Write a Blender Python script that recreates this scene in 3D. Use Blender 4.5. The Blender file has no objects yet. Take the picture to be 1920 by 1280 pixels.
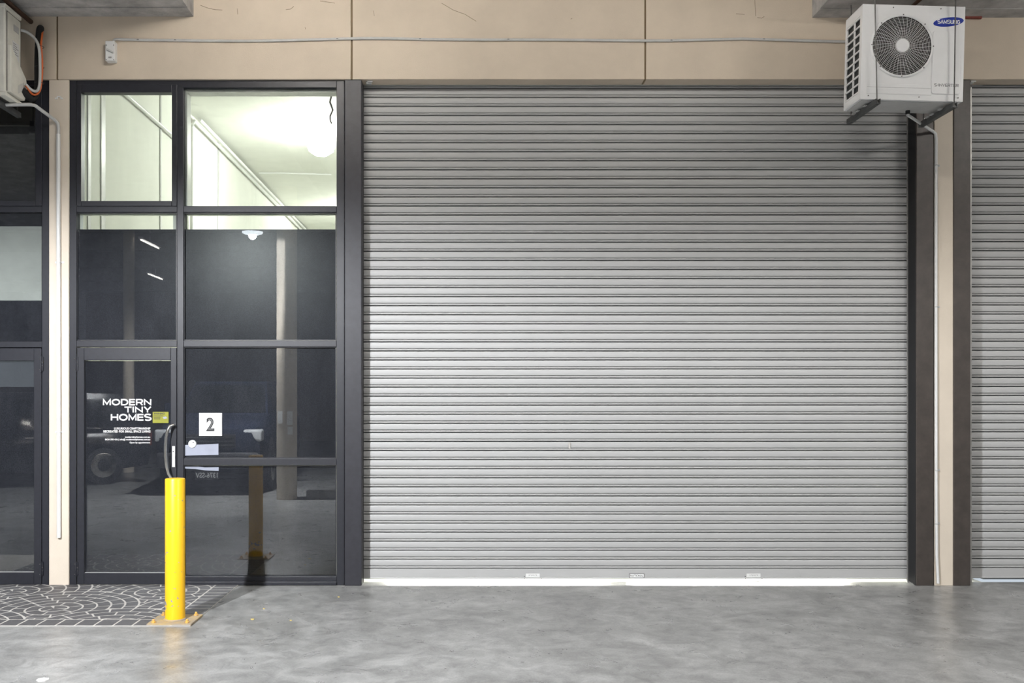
import bpy, math, random
from mathutils import Vector, Matrix
random.seed(7)

# ------------------------------------------------------------------ camera, world, light, exposure
# metres; the wall face is the plane Y = 0, the street side is -Y, the floor is Z = 0
FOC, CX, CY = 1745.0, 870.0, 740.0          # focal length in px, principal point of the shifted lens
DIST, EYE = 8.31, 1.705                     # camera to wall, eye height
S = bpy.context.scene
cam_d = bpy.data.cameras.new('camera')
cam_d.sensor_width = 36.0
cam_d.lens = FOC / 1920 * 36
cam_d.shift_x = (960 - CX) / 1920
cam_d.shift_y = (CY - 640) / 1920
cam = bpy.data.objects.new('camera', cam_d)
S.collection.objects.link(cam)
cam.location = (0, -DIST, EYE)
cam.rotation_euler = (math.pi / 2, 0, 0)
S.camera = cam

world = bpy.data.worlds.new('daylight'); S.world = world
world.use_nodes = True
bg = world.node_tree.nodes['Background']
bg.inputs[0].default_value = (0.80, 0.90, 1.0, 1)
bg.inputs[1].default_value = 0.7

S.view_settings.view_transform = 'Standard'
S.view_settings.look = 'None'
S.view_settings.gamma = 1.0
S.view_settings.use_curve_mapping = False
S.view_settings.exposure = 0.0

HIGHBAY_W, HIGHBAY2_W, BATTEN_W, BATTEN_FAR_W, ROOM_L, LEAK_L = 4500, 1000, 122, 4, 200, 480
C_HIGH, C_HIGH2, C_BAT = (0.95, 0.97, 1.0), (1.0, 0.97, 0.93), (1.0, 0.95, 0.88)

def PX(px, Y=0.0): return (px - CX) * (DIST + Y) / FOC
def PZ(py, Y=0.0): return EYE - (py - CY) * (DIST + Y) / FOC

# ------------------------------------------------------------------ materials
def new_mat(name):
    m = bpy.data.materials.new(name); m.use_nodes = True
    return m, m.node_tree, m.node_tree.nodes['Principled BSDF']

def mat(name, col, rough=0.5, metal=0.0, var=0.0, scale=6.0, bump=0.0, bscale=60.0, spec=0.5, col2=None, stretch=(1, 1, 1), det=6):
    """procedural paint: base colour with noise wear towards col2 and a fine relief"""
    m, nt, p = new_mat(name)
    N, L = nt.nodes, nt.links
    p.inputs['Roughness'].default_value = rough
    p.inputs['Metallic'].default_value = metal
    p.inputs['Specular IOR Level'].default_value = spec
    p.inputs['Base Color'].default_value = (*col, 1)
    if var or col2 or bump:
        tc = N.new('ShaderNodeTexCoord'); mp = N.new('ShaderNodeMapping')
        mp.inputs['Scale'].default_value = stretch
        L.new(tc.outputs['Object'], mp.inputs['Vector'])
    if var or col2:
        n = N.new('ShaderNodeTexNoise'); n.inputs['Scale'].default_value = scale; n.inputs['Detail'].default_value = det
        n.inputs['Roughness'].default_value = 0.65
        L.new(mp.outputs[0], n.inputs['Vector'])
        r = N.new('ShaderNodeValToRGB')
        a = col2 if col2 else tuple(c * (1 - var) for c in col)
        b = col if col2 else tuple(min(1, c * (1 + var)) for c in col)
        r.color_ramp.elements[0].position = 0.32; r.color_ramp.elements[0].color = (*a, 1)
        r.color_ramp.elements[1].position = 0.68; r.color_ramp.elements[1].color = (*b, 1)
        L.new(n.outputs[0], r.inputs[0]); L.new(r.outputs[0], p.inputs['Base Color'])
    if bump:
        n2 = N.new('ShaderNodeTexNoise'); n2.inputs['Scale'].default_value = bscale; n2.inputs['Detail'].default_value = 4
        L.new(mp.outputs[0], n2.inputs['Vector'])
        bp = N.new('ShaderNodeBump'); bp.inputs['Strength'].default_value = bump; bp.inputs['Distance'].default_value = 0.01
        L.new(n2.outputs[0], bp.inputs['Height']); L.new(bp.outputs[0], p.inputs['Normal'])
    return m

def emit(name, col, strength):
    m, nt, p = new_mat(name)
    p.inputs['Base Color'].default_value = (0.9, 0.9, 0.9, 1)
    p.inputs['Emission Color'].default_value = (*col, 1)
    p.inputs['Emission Strength'].default_value = strength
    return m

def glass(name, ior=1.6):
    m, nt, p = new_mat(name); N, L = nt.nodes, nt.links
    N.remove(p); out = N['Material Output']
    t = N.new('ShaderNodeBsdfTransparent'); t.inputs[0].default_value = (0.97, 0.99, 0.98, 1)
    g = N.new('ShaderNodeBsdfGlossy'); g.inputs['Roughness'].default_value = 0.0
    f = N.new('ShaderNodeFresnel'); f.inputs[0].default_value = ior
    mx = N.new('ShaderNodeMixShader')
    L.new(f.outputs[0], mx.inputs[0]); L.new(t.outputs[0], mx.inputs[1]); L.new(g.outputs[0], mx.inputs[2])
    L.new(mx.outputs[0], out.inputs[0])
    return m

def floor_material():
    m, nt, p = new_mat('polished_concrete'); N, L = nt.nodes, nt.links
    tc = N.new('ShaderNodeTexCoord')
    def noise(scale, detail, rough=0.6, dist=0.0, st=(1, 1, 1)):
        mp = N.new('ShaderNodeMapping'); mp.inputs['Scale'].default_value = st
        L.new(tc.outputs['Object'], mp.inputs['Vector'])
        n = N.new('ShaderNodeTexNoise'); n.inputs['Scale'].default_value = scale; n.inputs['Detail'].default_value = detail
        n.inputs['Roughness'].default_value = rough; n.inputs['Distortion'].default_value = dist
        L.new(mp.outputs[0], n.inputs['Vector']); return n
    def ramp(n, p0, c0, p1, c1):
        r = N.new('ShaderNodeValToRGB')
        r.color_ramp.elements[0].position = p0; r.color_ramp.elements[0].color = (*c0, 1)
        r.color_ramp.elements[1].position = p1; r.color_ramp.elements[1].color = (*c1, 1)
        L.new(n.outputs[0], r.inputs[0]); return r
    def mix(a, b, fac=1.0, mode='MULTIPLY'):
        x = N.new('ShaderNodeMixRGB'); x.blend_type = mode; x.inputs[0].default_value = fac
        L.new(a.outputs[0], x.inputs[1]); L.new(b.outputs[0], x.inputs[2]); return x
    big = ramp(noise(1.3, 5, 0.6, 1.2), 0.3, (0.215, 0.215, 0.21), 0.7, (0.385, 0.385, 0.38))
    mid = ramp(noise(6.0, 8, 0.75, 0.8, (1, 1, 1)), 0.35, (0.66, 0.66, 0.66), 0.60, (1.06, 1.06, 1.06))
    fine = ramp(noise(75, 5, 0.8), 0.33, (0.72, 0.72, 0.72), 0.64, (1.14, 1.14, 1.14))
    spots = ramp(noise(26, 2, 0.5), 0.20, (0.6, 0.6, 0.58), 0.34, (1, 1, 1))
    c = mix(mix(mix(big, mid), fine, 0.8), spots, 0.12)
    L.new(c.outputs[0], p.inputs['Base Color'])
    rr = ramp(noise(3.0, 6, 0.7, 1.0), 0.3, (0.24, 0.24, 0.24), 0.7, (0.40, 0.40, 0.40))
    L.new(rr.outputs[0], p.inputs['Roughness'])
    bp = N.new('ShaderNodeBump'); bp.inputs['Strength'].default_value = 0.12; bp.inputs['Distance'].default_value = 0.004
    L.new(noise(45, 5, 0.7).outputs[0], bp.inputs['Height']); L.new(bp.outputs[0], p.inputs['Normal'])
    return m

def bollard_material():
    """yellow enamel, chipped to grey primer in speckles and around the foot"""
    m, nt, p = new_mat('chipped_yellow_enamel'); N, L = nt.nodes, nt.links
    tc = N.new('ShaderNodeTexCoord')
    n = N.new('ShaderNodeTexNoise'); n.inputs['Scale'].default_value = 26; n.inputs['Detail'].default_value = 3
    L.new(tc.outputs['Object'], n.inputs['Vector'])
    sx = N.new('ShaderNodeSeparateXYZ'); L.new(tc.outputs['Object'], sx.inputs[0])
    # a worn ring about 10 cm above the plate
    a = N.new('ShaderNodeMath'); a.operation = 'SUBTRACT'; L.new(sx.outputs['Z'], a.inputs[0]); a.inputs[1].default_value = 0.135
    b = N.new('ShaderNodeMath'); b.operation = 'ABSOLUTE'; L.new(a.outputs[0], b.inputs[0])
    r = N.new('ShaderNodeMapRange'); L.new(b.outputs[0], r.inputs['Value'])
    r.inputs['From Min'].default_value = 0.0; r.inputs['From Max'].default_value = 0.07
    r.inputs['To Min'].default_value = 0.20; r.inputs['To Max'].default_value = 0.0
    s = N.new('ShaderNodeMath'); s.operation = 'ADD'; L.new(n.outputs[0], s.inputs[0]); L.new(r.outputs[0], s.inputs[1])
    cr = N.new('ShaderNodeValToRGB')
    cr.color_ramp.elements[0].position = 0.70; cr.color_ramp.elements[0].color = (0.93, 0.53, 0.012, 1)
    cr.color_ramp.elements[1].position = 0.715; cr.color_ramp.elements[1].color = (0.30, 0.27, 0.27, 1)
    L.new(s.outputs[0], cr.inputs[0]); L.new(cr.outputs[0], p.inputs['Base Color'])
    p.inputs['Roughness'].default_value = 0.35
    return m

def film_material():
    """dark window film, dusty with rubbed patches and fine scratches"""
    m, nt, p = new_mat('dark_window_film'); N, L = nt.nodes, nt.links
    tc = N.new('ShaderNodeTexCoord')
    mp = N.new('ShaderNodeMapping'); mp.inputs['Scale'].default_value = (1.6, 1.6, 0.7); L.new(tc.outputs['Object'], mp.inputs['Vector'])
    n = N.new('ShaderNodeTexNoise'); n.inputs['Scale'].default_value = 2.2; n.inputs['Detail'].default_value = 9; n.inputs['Roughness'].default_value = 0.7
    L.new(mp.outputs[0], n.inputs['Vector'])
    cr = N.new('ShaderNodeValToRGB')
    cr.color_ramp.elements[0].position = 0.3; cr.color_ramp.elements[0].color = (0.020, 0.020, 0.027, 1)
    cr.color_ramp.elements[1].position = 0.75; cr.color_ramp.elements[1].color = (0.044, 0.043, 0.054, 1)
    L.new(n.outputs[0], cr.inputs[0])
    n2 = N.new('ShaderNodeTexNoise'); n2.inputs['Scale'].default_value = 150; n2.inputs['Detail'].default_value = 2
    L.new(tc.outputs['Object'], n2.inputs['Vector'])
    c2 = N.new('ShaderNodeValToRGB')
    c2.color_ramp.elements[0].position = 0.35; c2.color_ramp.elements[0].color = (0.7, 0.7, 0.7, 1)
    c2.color_ramp.elements[1].position = 0.75; c2.color_ramp.elements[1].color = (1.5, 1.5, 1.5, 1)
    L.new(n2.outputs[0], c2.inputs[0])
    mx = N.new('ShaderNodeMixRGB'); mx.blend_type = 'MULTIPLY'; mx.inputs[0].default_value = 1
    L.new(cr.outputs[0], mx.inputs[1]); L.new(c2.outputs[0], mx.inputs[2]); L.new(mx.outputs[0], p.inputs['Base Color'])
    p.inputs['Roughness'].default_value = 0.28
    p.inputs['Specular IOR Level'].default_value = 0.12
    return m

M = {
 'beige': mat('beige_painted_precast', (0.61, 0.52, 0.415), 0.7, var=0.07, scale=1.6, bump=0.15, bscale=120),
 'beige_pil': mat('pale_beige_render', (0.67, 0.59, 0.49), 0.65, var=0.05, scale=2.0, bump=0.1, bscale=140),
 'groove': mat('brown_joint_sealant', (0.20, 0.15, 0.09), 0.9),  # plain dark brown sealant colour, for joints and cracks
 'conc': mat('raw_concrete', (0.43, 0.42, 0.41), 0.9, var=0.28, scale=5, bump=0.4, bscale=50),
 'conc_dark': mat('soffit_concrete', (0.30, 0.29, 0.28), 0.9, var=0.2, scale=3),
 'farwall': mat('brown_block_wall', (0.16, 0.14, 0.12), 0.85, var=0.15, scale=1.5),
 'floor': floor_material(),
 'char': mat('charcoal_powder_coat', (0.017, 0.018, 0.025), 0.42, var=0.15, scale=30, bump=0.03, bscale=400),
 'char_col': mat('charcoal_steel_paint', (0.023, 0.023, 0.030), 0.45, var=0.2, scale=14, bump=0.08, bscale=220),
 'warm_lit_col': mat('steel_paint_warm_light_tone', (0.056, 0.046, 0.040), 0.45, var=0.25, scale=8, bump=0.05, bscale=200),  # same steel paint, its colour browned for the warm light on the right
 'shutter': mat('grey_painted_shutter', (0.44, 0.44, 0.438), 0.5, var=0.03, scale=2.5, spec=0.35, stretch=(1, 1, 6)),
 'galv': mat('galvanised_guide', (0.42, 0.41, 0.39), 0.45, metal=0.5, var=0.2, scale=20),
 'black': mat('black_rubber', (0.012, 0.012, 0.013), 0.7),
 'white': mat('white_enamel', (0.86, 0.86, 0.86), 0.35, var=0.03, scale=4),
 'white_old': mat('aged_white_enamel', (0.76, 0.74, 0.66), 0.45, var=0.08, scale=9),
 'pvc': mat('white_pvc', (0.74, 0.74, 0.73), 0.35, var=0.03, scale=5),
 'pvc_grey': mat('grey_pvc', (0.52, 0.52, 0.51), 0.4, var=0.08, scale=8),
 'steel': mat('brushed_steel', (0.60, 0.58, 0.55), 0.22, metal=1.0, var=0.1, scale=30),
 'dullsteel': mat('dull_steel', (0.16, 0.155, 0.15), 0.45, metal=0.7, var=0.2, scale=20),
 'coil': mat('condenser_coil', (0.05, 0.055, 0.055), 0.55, metal=0.3, var=0.5, scale=40),
 'fanblade': mat('dark_fan_plastic', (0.035, 0.03, 0.028), 0.5),
 'rail': mat('dark_painted_rail', (0.075, 0.078, 0.078), 0.5, var=0.25, scale=20),
 'blue': mat('blue_badge', (0.006, 0.03, 0.33), 0.35),
 'print_white': mat('white_print', (0.90, 0.90, 0.90), 0.5),
 'print_black': mat('black_print', (0.02, 0.02, 0.022), 0.5),
 'print_grey': mat('grey_print', (0.28, 0.28, 0.28), 0.5),
 'rust': mat('rusty_steel', (0.085, 0.045, 0.028), 0.75, var=0.4, scale=40),
 'redpaint': mat('red_oxide_paint', (0.20, 0.035, 0.022), 0.6, var=0.2, scale=30),
 'orange': mat('orange_cable', (0.62, 0.13, 0.03), 0.5),
 'lagging': mat('black_foam_lagging', (0.014, 0.013, 0.013), 0.85, bump=0.3, bscale=60),
 'yellow': bollard_material(),
 'yellow_bolt': mat('yellow_bolt_paint', (0.80, 0.42, 0.03), 0.5, col2=(0.45, 0.33, 0.2), scale=70),
 'plate': mat('worn_yellow_plate', (0.30, 0.265, 0.23), 0.75, col2=(0.47, 0.34, 0.15), scale=16, bump=0.4, bscale=70),
 'glass': glass('clear_window_glass', 1.75),
 'film': film_material(),
 'room': mat('pale_interior_paint', (0.74, 0.745, 0.69), 0.75, var=0.05, scale=2.2, stretch=(1, 1, 0.4)),
 'room_floor': mat('pale_interior_floor', (0.72, 0.72, 0.68), 0.5, var=0.04, scale=3),
 'room_dark': mat('interior_lining', (0.24, 0.24, 0.24), 0.8),
 'paver': mat('charcoal_stencil_paver', (0.108, 0.106, 0.112), 0.55, col2=(0.075, 0.073, 0.076), scale=9, bump=0.3, bscale=160),
 'grout': mat('pale_grout', (0.50, 0.48, 0.45), 0.8, var=0.12, scale=14),
 'paper': mat('grey_blue_paper', (0.34, 0.36, 0.44), 0.6, var=0.05, scale=8),
 'board': mat('pale_grey_roller_blind', (0.33, 0.33, 0.32), 0.7, var=0.10, scale=2.5),
 'sticker': mat('yellow_green_sticker', (0.27, 0.27, 0.02), 0.5, var=0.1, scale=20),
 'leaf': mat('dry_yellow_leaf', (0.62, 0.48, 0.15), 0.7),
 'chip': mat('white_paint_flake', (0.75, 0.75, 0.73), 0.7),
 'rubber': mat('tyre_rubber', (0.015, 0.015, 0.016), 0.7),
 'carglass': mat('tinted_car_glass', (0.008, 0.009, 0.010), 0.05),
 'car_dark': mat('black_car_paint', (0.012, 0.012, 0.014), 0.12),
 'car_blue': mat('dark_blue_car_paint', (0.016, 0.022, 0.042), 0.15),
 'car_silver': mat('silver_car_paint', (0.50, 0.50, 0.52), 0.25, metal=0.3),
 'lens': mat('headlamp_lens', (0.75, 0.77, 0.80), 0.1),
 'tail': mat('tail_lamp_lens', (0.70, 0.62, 0.62), 0.12),
 'led': emit('led_disc', (0.85, 0.92, 1.0), 6.0),
 'globe': emit('interior_globe', (0.98, 1.0, 0.93), ROOM_L),
 'metal_dark': mat('dark_housing', (0.06, 0.06, 0.065), 0.4),
}

# ------------------------------------------------------------------ builders
COL = S.collection
class MB:
    def __init__(s): s.v, s.f = [], []
    def add(s, vs, fs):
        o = len(s.v); s.v += [tuple(v) for v in vs]; s.f += [tuple(o + i for i in f) for f in fs]; return s
    def box(s, x0, x1, y0, y1, z0, z1):
        if x1 < x0: x0, x1 = x1, x0
        if y1 < y0: y0, y1 = y1, y0
        if z1 < z0: z0, z1 = z1, z0
        return s.add([(x0,y0,z0),(x1,y0,z0),(x1,y1,z0),(x0,y1,z0),(x0,y0,z1),(x1,y0,z1),(x1,y1,z1),(x0,y1,z1)],
              [(0,3,2,1),(4,5,6,7),(0,1,5,4),(1,2,6,5),(2,3,7,6),(3,0,4,7)])
    def prism(s, poly, axis, a, b):
        """poly: 2-D outline; axis x: (y,z), y: (x,z), z: (x,y)"""
        def P(p, t): return {'x': (t, p[0], p[1]), 'y': (p[0], t, p[1]), 'z': (p[0], p[1], t)}[axis]
        n = len(poly)
        vs = [P(p, a) for p in poly] + [P(p, b) for p in poly]
        fs = [tuple(range(n))[::-1], tuple(range(n, 2*n))] + [(i, (i+1) % n, n+(i+1) % n, n+i) for i in range(n)]
        return s.add(vs, fs)
    def tube(s, pts, r, n=10, caps=True):
        pts = [Vector(p) for p in pts]; vs, fs = [], []
        up = None
        for i, p in enumerate(pts):
            d = (pts[min(i+1, len(pts)-1)] - pts[max(i-1, 0)]).normalized()
            if up is None:
                up = d.orthogonal().normalized()
            up = (up - d * up.dot(d)).normalized(); w = d.cross(up)
            rr = r[i] if isinstance(r, (list, tuple)) else r
            for k in range(n):
                a = 2*math.pi*k/n
                vs.append(p + (up*math.cos(a) + w*math.sin(a)) * rr)
        for i in range(len(pts)-1):
            for k in range(n):
                fs.append((i*n+k, i*n+(k+1) % n, (i+1)*n+(k+1) % n, (i+1)*n+k))
        if caps:
            fs.append(tuple(range(n))[::-1]); fs.append(tuple((len(pts)-1)*n + k for k in range(n)))
        return s.add(vs, fs)
    def lathe(s, prof, c=(0,0,0), axis='z', n=32, sx=1.0):
        """prof: (radius, height) pairs"""
        vs, fs = [], []
        for r, h in prof:
            for k in range(n):
                a = 2*math.pi*k/n; x, y = r*math.cos(a)*sx, r*math.sin(a)
                vs.append((c[0]+x, c[1]+y, c[2]+h) if axis == 'z' else (c[0]+x, c[1]+h, c[2]+y) if axis == 'y' else (c[0]+h, c[1]+x, c[2]+y))
        for i in range(len(prof)-1):
            for k in range(n):
                fs.append((i*n+k, i*n+(k+1) % n, (i+1)*n+(k+1) % n, (i+1)*n+k))
        fs.append(tuple(range(n))[::-1]); fs.append(tuple((len(prof)-1)*n + k for k in range(n)))
        return s.add(vs, fs)
    def torus(s, R, r, c, n=48, m=6, axis='y'):
        pts = []
        for k in range(n):
            a = 2*math.pi*k/n
            for j in range(m):
                b = 2*math.pi*j/m; q = R + r*math.cos(b); h = r*math.sin(b)
                pts.append((c[0]+q*math.cos(a), c[1]+h, c[2]+q*math.sin(a)) if axis == 'y' else (c[0]+q*math.cos(a), c[1]+q*math.sin(a), c[2]+h))
        fs = [(k*m+j, ((k+1) % n)*m+j, ((k+1) % n)*m+(j+1) % m, k*m+(j+1) % m) for k in range(n) for j in range(m)]
        return s.add(pts, fs)
    def mesh(s, name, m, smooth=False):
        me = bpy.data.meshes.new(name); me.from_pydata(s.v, [], s.f); me.materials.append(m)
        import bmesh
        bm = bmesh.new(); bm.from_mesh(me); bmesh.ops.recalc_face_normals(bm, faces=bm.faces); bm.to_mesh(me); bm.free()
        if smooth:
            me.polygons.foreach_set('use_smooth', [True]*len(me.polygons))
            me.set_sharp_from_angle(angle=math.radians(40))
        return me
    def build(s, name, m, parent=None, smooth=False, bevel=0.0):
        o = bpy.data.objects.new(name, s.mesh(name, m, smooth)); COL.objects.link(o)
        if parent is not None: put(o, parent)
        if bevel:
            b = o.modifiers.new('edge', 'BEVEL'); b.width = bevel; b.segments = 2; b.limit_method = 'ANGLE'
        return o

LOCAL = set()                                # things whose parts are modelled in the thing's own frame
def put(o, parent):
    o.parent = parent
    if parent.name not in LOCAL:
        w = Vector((0, 0, 0)); q = parent
        while q is not None: w += q.location; q = q.parent
        o.location = -w
def empty(name, loc, local=False):
    o = bpy.data.objects.new(name, None); COL.objects.link(o); o.location = loc; o.empty_display_size = 0.1
    if local: LOCAL.add(o.name)
    return o
def tag(o, label, cat=None, group=None, kind=None):
    o['label'] = label
    if cat: o['category'] = cat
    if group: o['group'] = group
    if kind: o['kind'] = kind
    return o
def box(*a): return MB().box(*a)
def pbox(x0, x1, y0, y1, Ya, Yb):            # a box whose front face covers these pixels at depth Ya
    return MB().box(PX(x0, Ya), PX(x1, Ya), Ya, Yb, PZ(y1, Ya), PZ(y0, Ya))

def text_fit(name, s, x0, x1, z0, z1, Y, m, parent=None, depth=0.002, bold=0.0, origin=None):
    """lettering as solid mesh, its ink fitted into the rectangle x0..x1, z0..z1, facing -Y"""
    c = bpy.data.curves.new(name, 'FONT'); c.body = s; c.size = 1.0; c.offset = bold; c.extrude = 0.01; c.resolution_u = 3
    t = bpy.data.objects.new(name, c); COL.objects.link(t)
    dg = bpy.context.evaluated_depsgraph_get(); dg.update()
    me = bpy.data.meshes.new_from_object(t.evaluated_get(dg))
    bpy.data.objects.remove(t); bpy.data.curves.remove(c)
    xs = [v.co.x for v in me.vertices]; ys = [v.co.y for v in me.vertices]; zs = [v.co.z for v in me.vertices]
    ax, bx, ay, by, az, bz = min(xs), max(xs), min(ys), max(ys), min(zs), max(zs)
    for v in me.vertices:
        x = x0 + (v.co.x - ax)/(bx - ax)*(x1 - x0); z = z0 + (v.co.y - ay)/(by - ay)*(z1 - z0)
        y = Y - depth*(v.co.z - az)/(bz - az)
        v.co = (x, y, z)
    me.materials.clear(); me.materials.append(m); me.name = name
    o = bpy.data.objects.new(name, me); COL.objects.link(o)
    if parent is not None: put(o, parent)
    return o
def ptext(name, s, px0, px1, py0, py1, Y, m, parent, bold=0.0, depth=0.002):
    return text_fit(name, s, PX(px0, Y), PX(px1, Y), PZ(py1, Y), PZ(py0, Y), Y, m, parent, depth, bold)

def arc(cx, cy, rx, ry, a0, a1, n=10): return [(cx + rx*math.cos(math.radians(a0 + (a1-a0)*i/n)), cy + ry*math.sin(math.radians(a0 + (a1-a0)*i/n))) for i in range(n+1)]
def ess(w): return arc(w*.5, .735, w*.46, .235, 30, 240, 9)[:-1] + [(w*.5, .5)] + arc(w*.5, .265, w*.46, .235, 60, -150, 9)[1:]
GLYPH = {   # wide sans capitals drawn as strokes: advance width, polylines in a unit cap height
 'M': (1.35, [[(.1,0),(.1,.93),(.675,.18),(1.25,.93),(1.25,0)]]), 'O': (1.42, [arc(.71,.5,.62,.43,0,360,28)]),
 'D': (1.22, [[(.1,.07),(.1,.93),(.55,.93)] + arc(.60,.5,.53,.43,90,-90,14) + [(.55,.07),(.02,.07)]]),
 'E': (1.02, [[(1.0,.93),(.1,.93),(.1,.07),(1.0,.07)], [(.1,.5),(.94,.5)]]),
 'R': (1.18, [[(.1,0),(.1,.93),(.75,.93)] + arc(.78,.68,.30,.25,90,-90,10) + [(.75,.43),(.1,.43)], [(.70,.43),(1.10,0)]]),
 'N': (1.25, [[(.1,0),(.1,.9),(1.15,.1),(1.15,1)]]), 'T': (1.10, [[(0,.93),(1.10,.93)], [(.55,.93),(.55,0)]]), 'I': (.22, [[(.11,0),(.11,1)]]),
 'Y': (1.15, [[(.05,1),(.575,.42),(1.10,1)], [(.575,.45),(.575,0)]]), 'H': (1.22, [[(.1,0),(.1,1)], [(1.12,0),(1.12,1)], [(.1,.5),(1.12,.5)]]),
 'S': (1.12, [ess(1.12)]), 'A': (1.15, [[(.08,0),(.575,.95),(1.07,0)]]), 'U': (1.15, [[(.1,1),(.1,.4)] + arc(.575,.42,.475,.35,180,360,12) + [(1.05,1)]]),
 'G': (1.2, [arc(.62,.5,.52,.43,45,330,18) + [(1.1,.5),(.68,.5)]]), 'V': (1.15, [[(.06,1),(.575,.06),(1.09,1)]]), '-': (.5, [[(.05,.5),(.45,.5)]]), ' ': (.5, []),
}
def stroke_text(name, st, x0, x1, z0, z1, Y, m, parent, weight=.16, depth=.001):
    h = z1 - z0; gap = .17
    total = sum(GLYPH[c][0] for c in st) + gap*(len(st)-1); kx = (x1 - x0)/total; t = weight*h/2
    mb = MB(); pen = 0
    for c in st:
        adv, lines = GLYPH[c]
        for ln in lines:
            P = [Vector((x0 + (pen + a)*kx, z0 + min(max(b_, 0), 1)*h)) for a, b_ in ln]
            L_, R_ = [], []
            for i, p in enumerate(P):
                d0 = (p - P[i-1]).normalized() if i else None; d1 = (P[i+1] - p).normalized() if i < len(P)-1 else None
                if d0 is None: d0 = d1
                if d1 is None: d1 = d0
                n0, n1 = Vector((-d0.y, d0.x)), Vector((-d1.y, d1.x)); nn = n0 + n1
                nn = nn.normalized() if nn.length > .05 else n0
                k = min(1/max(nn.dot(n1), .45), 1.9)
                L_.append(p + nn*t*k); R_.append(p - nn*t*k)
            n = len(P); V = [(q.x, y, q.y) for y in (Y - depth, Y) for q in L_ + R_]
            F = []
            for i in range(n-1):
                F += [(i, i+1, n+i+1, n+i), (2*n+i, 3*n+i, 3*n+i+1, 2*n+i+1), (i, 2*n+i, 2*n+i+1, i+1), (n+i, n+i+1, 3*n+i+1, 3*n+i)]
            F += [(0, n, 3*n, 2*n), (n-1, 3*n-1, 4*n-1, 2*n-1)]
            mb.add(V, F)
        pen += adv + gap
    return mb.build(name, m, parent)

# ------------------------------------------------------------------ floor, ceiling, walls
fl = box(-40, 40, -26, 0.17, -0.2, 0).build('floor', M['floor']); tag(fl, 'grey polished concrete floor of the covered loading bay', kind='structure')
cl = box(-34, 20, -26, 0.0, 5.6, 5.85).build('ceiling', M['conc']); tag(cl, 'raw concrete soffit of the covered loading bay', kind='structure')
def beam(x0, x1, z, label):
    e = empty('ceiling_beam', ((x0+x1)/2, 0, z)); tag(e, label, kind='structure')
    box(x0, x1, -10.5, -0.19, z + 0.006, 5.6).build('beam', M['conc'], e)
    box(x0, x1, -0.185, 0.0, z, 5.6).build('beam_infill', M['conc'], e)
beam(-9.0, PX(363), PZ(31), 'wide concrete ceiling beam meeting the wall over the glazed doors')
beam(PX(1523), 9.5, PZ(33), 'wide concrete ceiling beam meeting the wall over the white air conditioner')
for y in (-11, -14, -17, -20, -23):
    o = box(-34, 20, y, y - 0.35, 5.2, 5.6).build('ceiling_beam', M['conc_dark']); tag(o, 'concrete cross beam of the bay behind the camera', kind='structure')
wb = empty('wall_back', (0, -26, 0)); tag(wb, 'dim brown block wall across the bay, seen only reflected', kind='structure')
box(-14, 20, -26.2, -26, 0, 5.6).build('wall_block', M['farwall'], wb)
box(-60, -14, -26.2, -26, 0, 2.0).build('low_wall', M['farwall'], wb); box(-60, -14, -26.2, -26, 3.0, 5.85).build('header', M['conc_dark'], wb)

wf = empty('wall_front', (0, 0, 4.52)); tag(wf, 'beige painted precast panels above the shutters and glazing', kind='structure')
zl = PZ(148.5)
edges = [-420, 107, 659.5, 1210, 1763, 2320]
for a, b in zip(edges, edges[1:]):
    box(PX(a) + 0.008, PX(b) - 0.008, 0, 0.155, zl, 5.6).build('panel', M['beige'], wf, bevel=0.004)
for e in edges[1:-1]:
    box(PX(e) - 0.0079, PX(e) + 0.0079, 0.012, 0.15, zl + 0.002, 5.6).build('joint', M['groove'], wf)
# fine cracks in the paint of the panels
def crack(pts):
    MB().tube([(PX(x), -0.0005, PZ(y)) for x, y in pts], 0.0022, 4).build('crack', M['groove'], wf)
for pts in ([(376,10),(392,16),(404,18),(417,19)], [(445,16),(446,27)], [(536,18),(545,17),(551,12)], [(572,51),(573,55)],
            [(600,2),(628,6)], [(828,6),(850,19),(872,27),(893,40)], [(700,20),(702,30)], [(1415,0),(1416,14),(1417,30)],
            [(1380,26),(1396,27)], [(1420,33),(1428,34),(1433,31)], [(1070,36),(1073,34)]):
    crack(pts)

def pilaster(name, x0, x1, label):
    o = box(PX(x0, .012), PX(x1, .012), 0.012, 0.30, 0, zl - 0.0015).build(name, M['beige_pil'], bevel=0.003)
    tag(o, label, kind='structure'); return o
pilaster('wall_pier_left', 92, 129, 'narrow beige pier between the two glazed shopfronts')
pilaster('wall_pier_right', 1752, 1787, 'narrow beige pier between the two roller shutters')

# steel columns
def column(x0, x1, m, label):
    o = empty('steel_column', (PX((x0+x1)/2), 0.08, 0)); tag(o, label, kind='structure')
    Y = 0.004
    MB().box(PX(x0, Y), PX(x1, Y), Y, 0.20, 0, zl - 0.002).build('post', m, o, bevel=0.006)
    return o
column(646, 678, M['char_col'], 'charcoal steel column between the glazing and the wide shutter')
column(1718, 1751, M['warm_lit_col'], 'steel column toned brown for warm light under the wall hung air conditioner')
o = box(PX(1718, .004) - .004, PX(1718, .004) - .0005, .012, .146, 0, zl - .003).build('trim_2', M['black']); tag(o, 'black reveal on the inner side of the brown column', kind='structure')
column(1788, 1820, M['warm_lit_col'], 'steel column toned brown for warm light at the edge of the far shutter')

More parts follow.
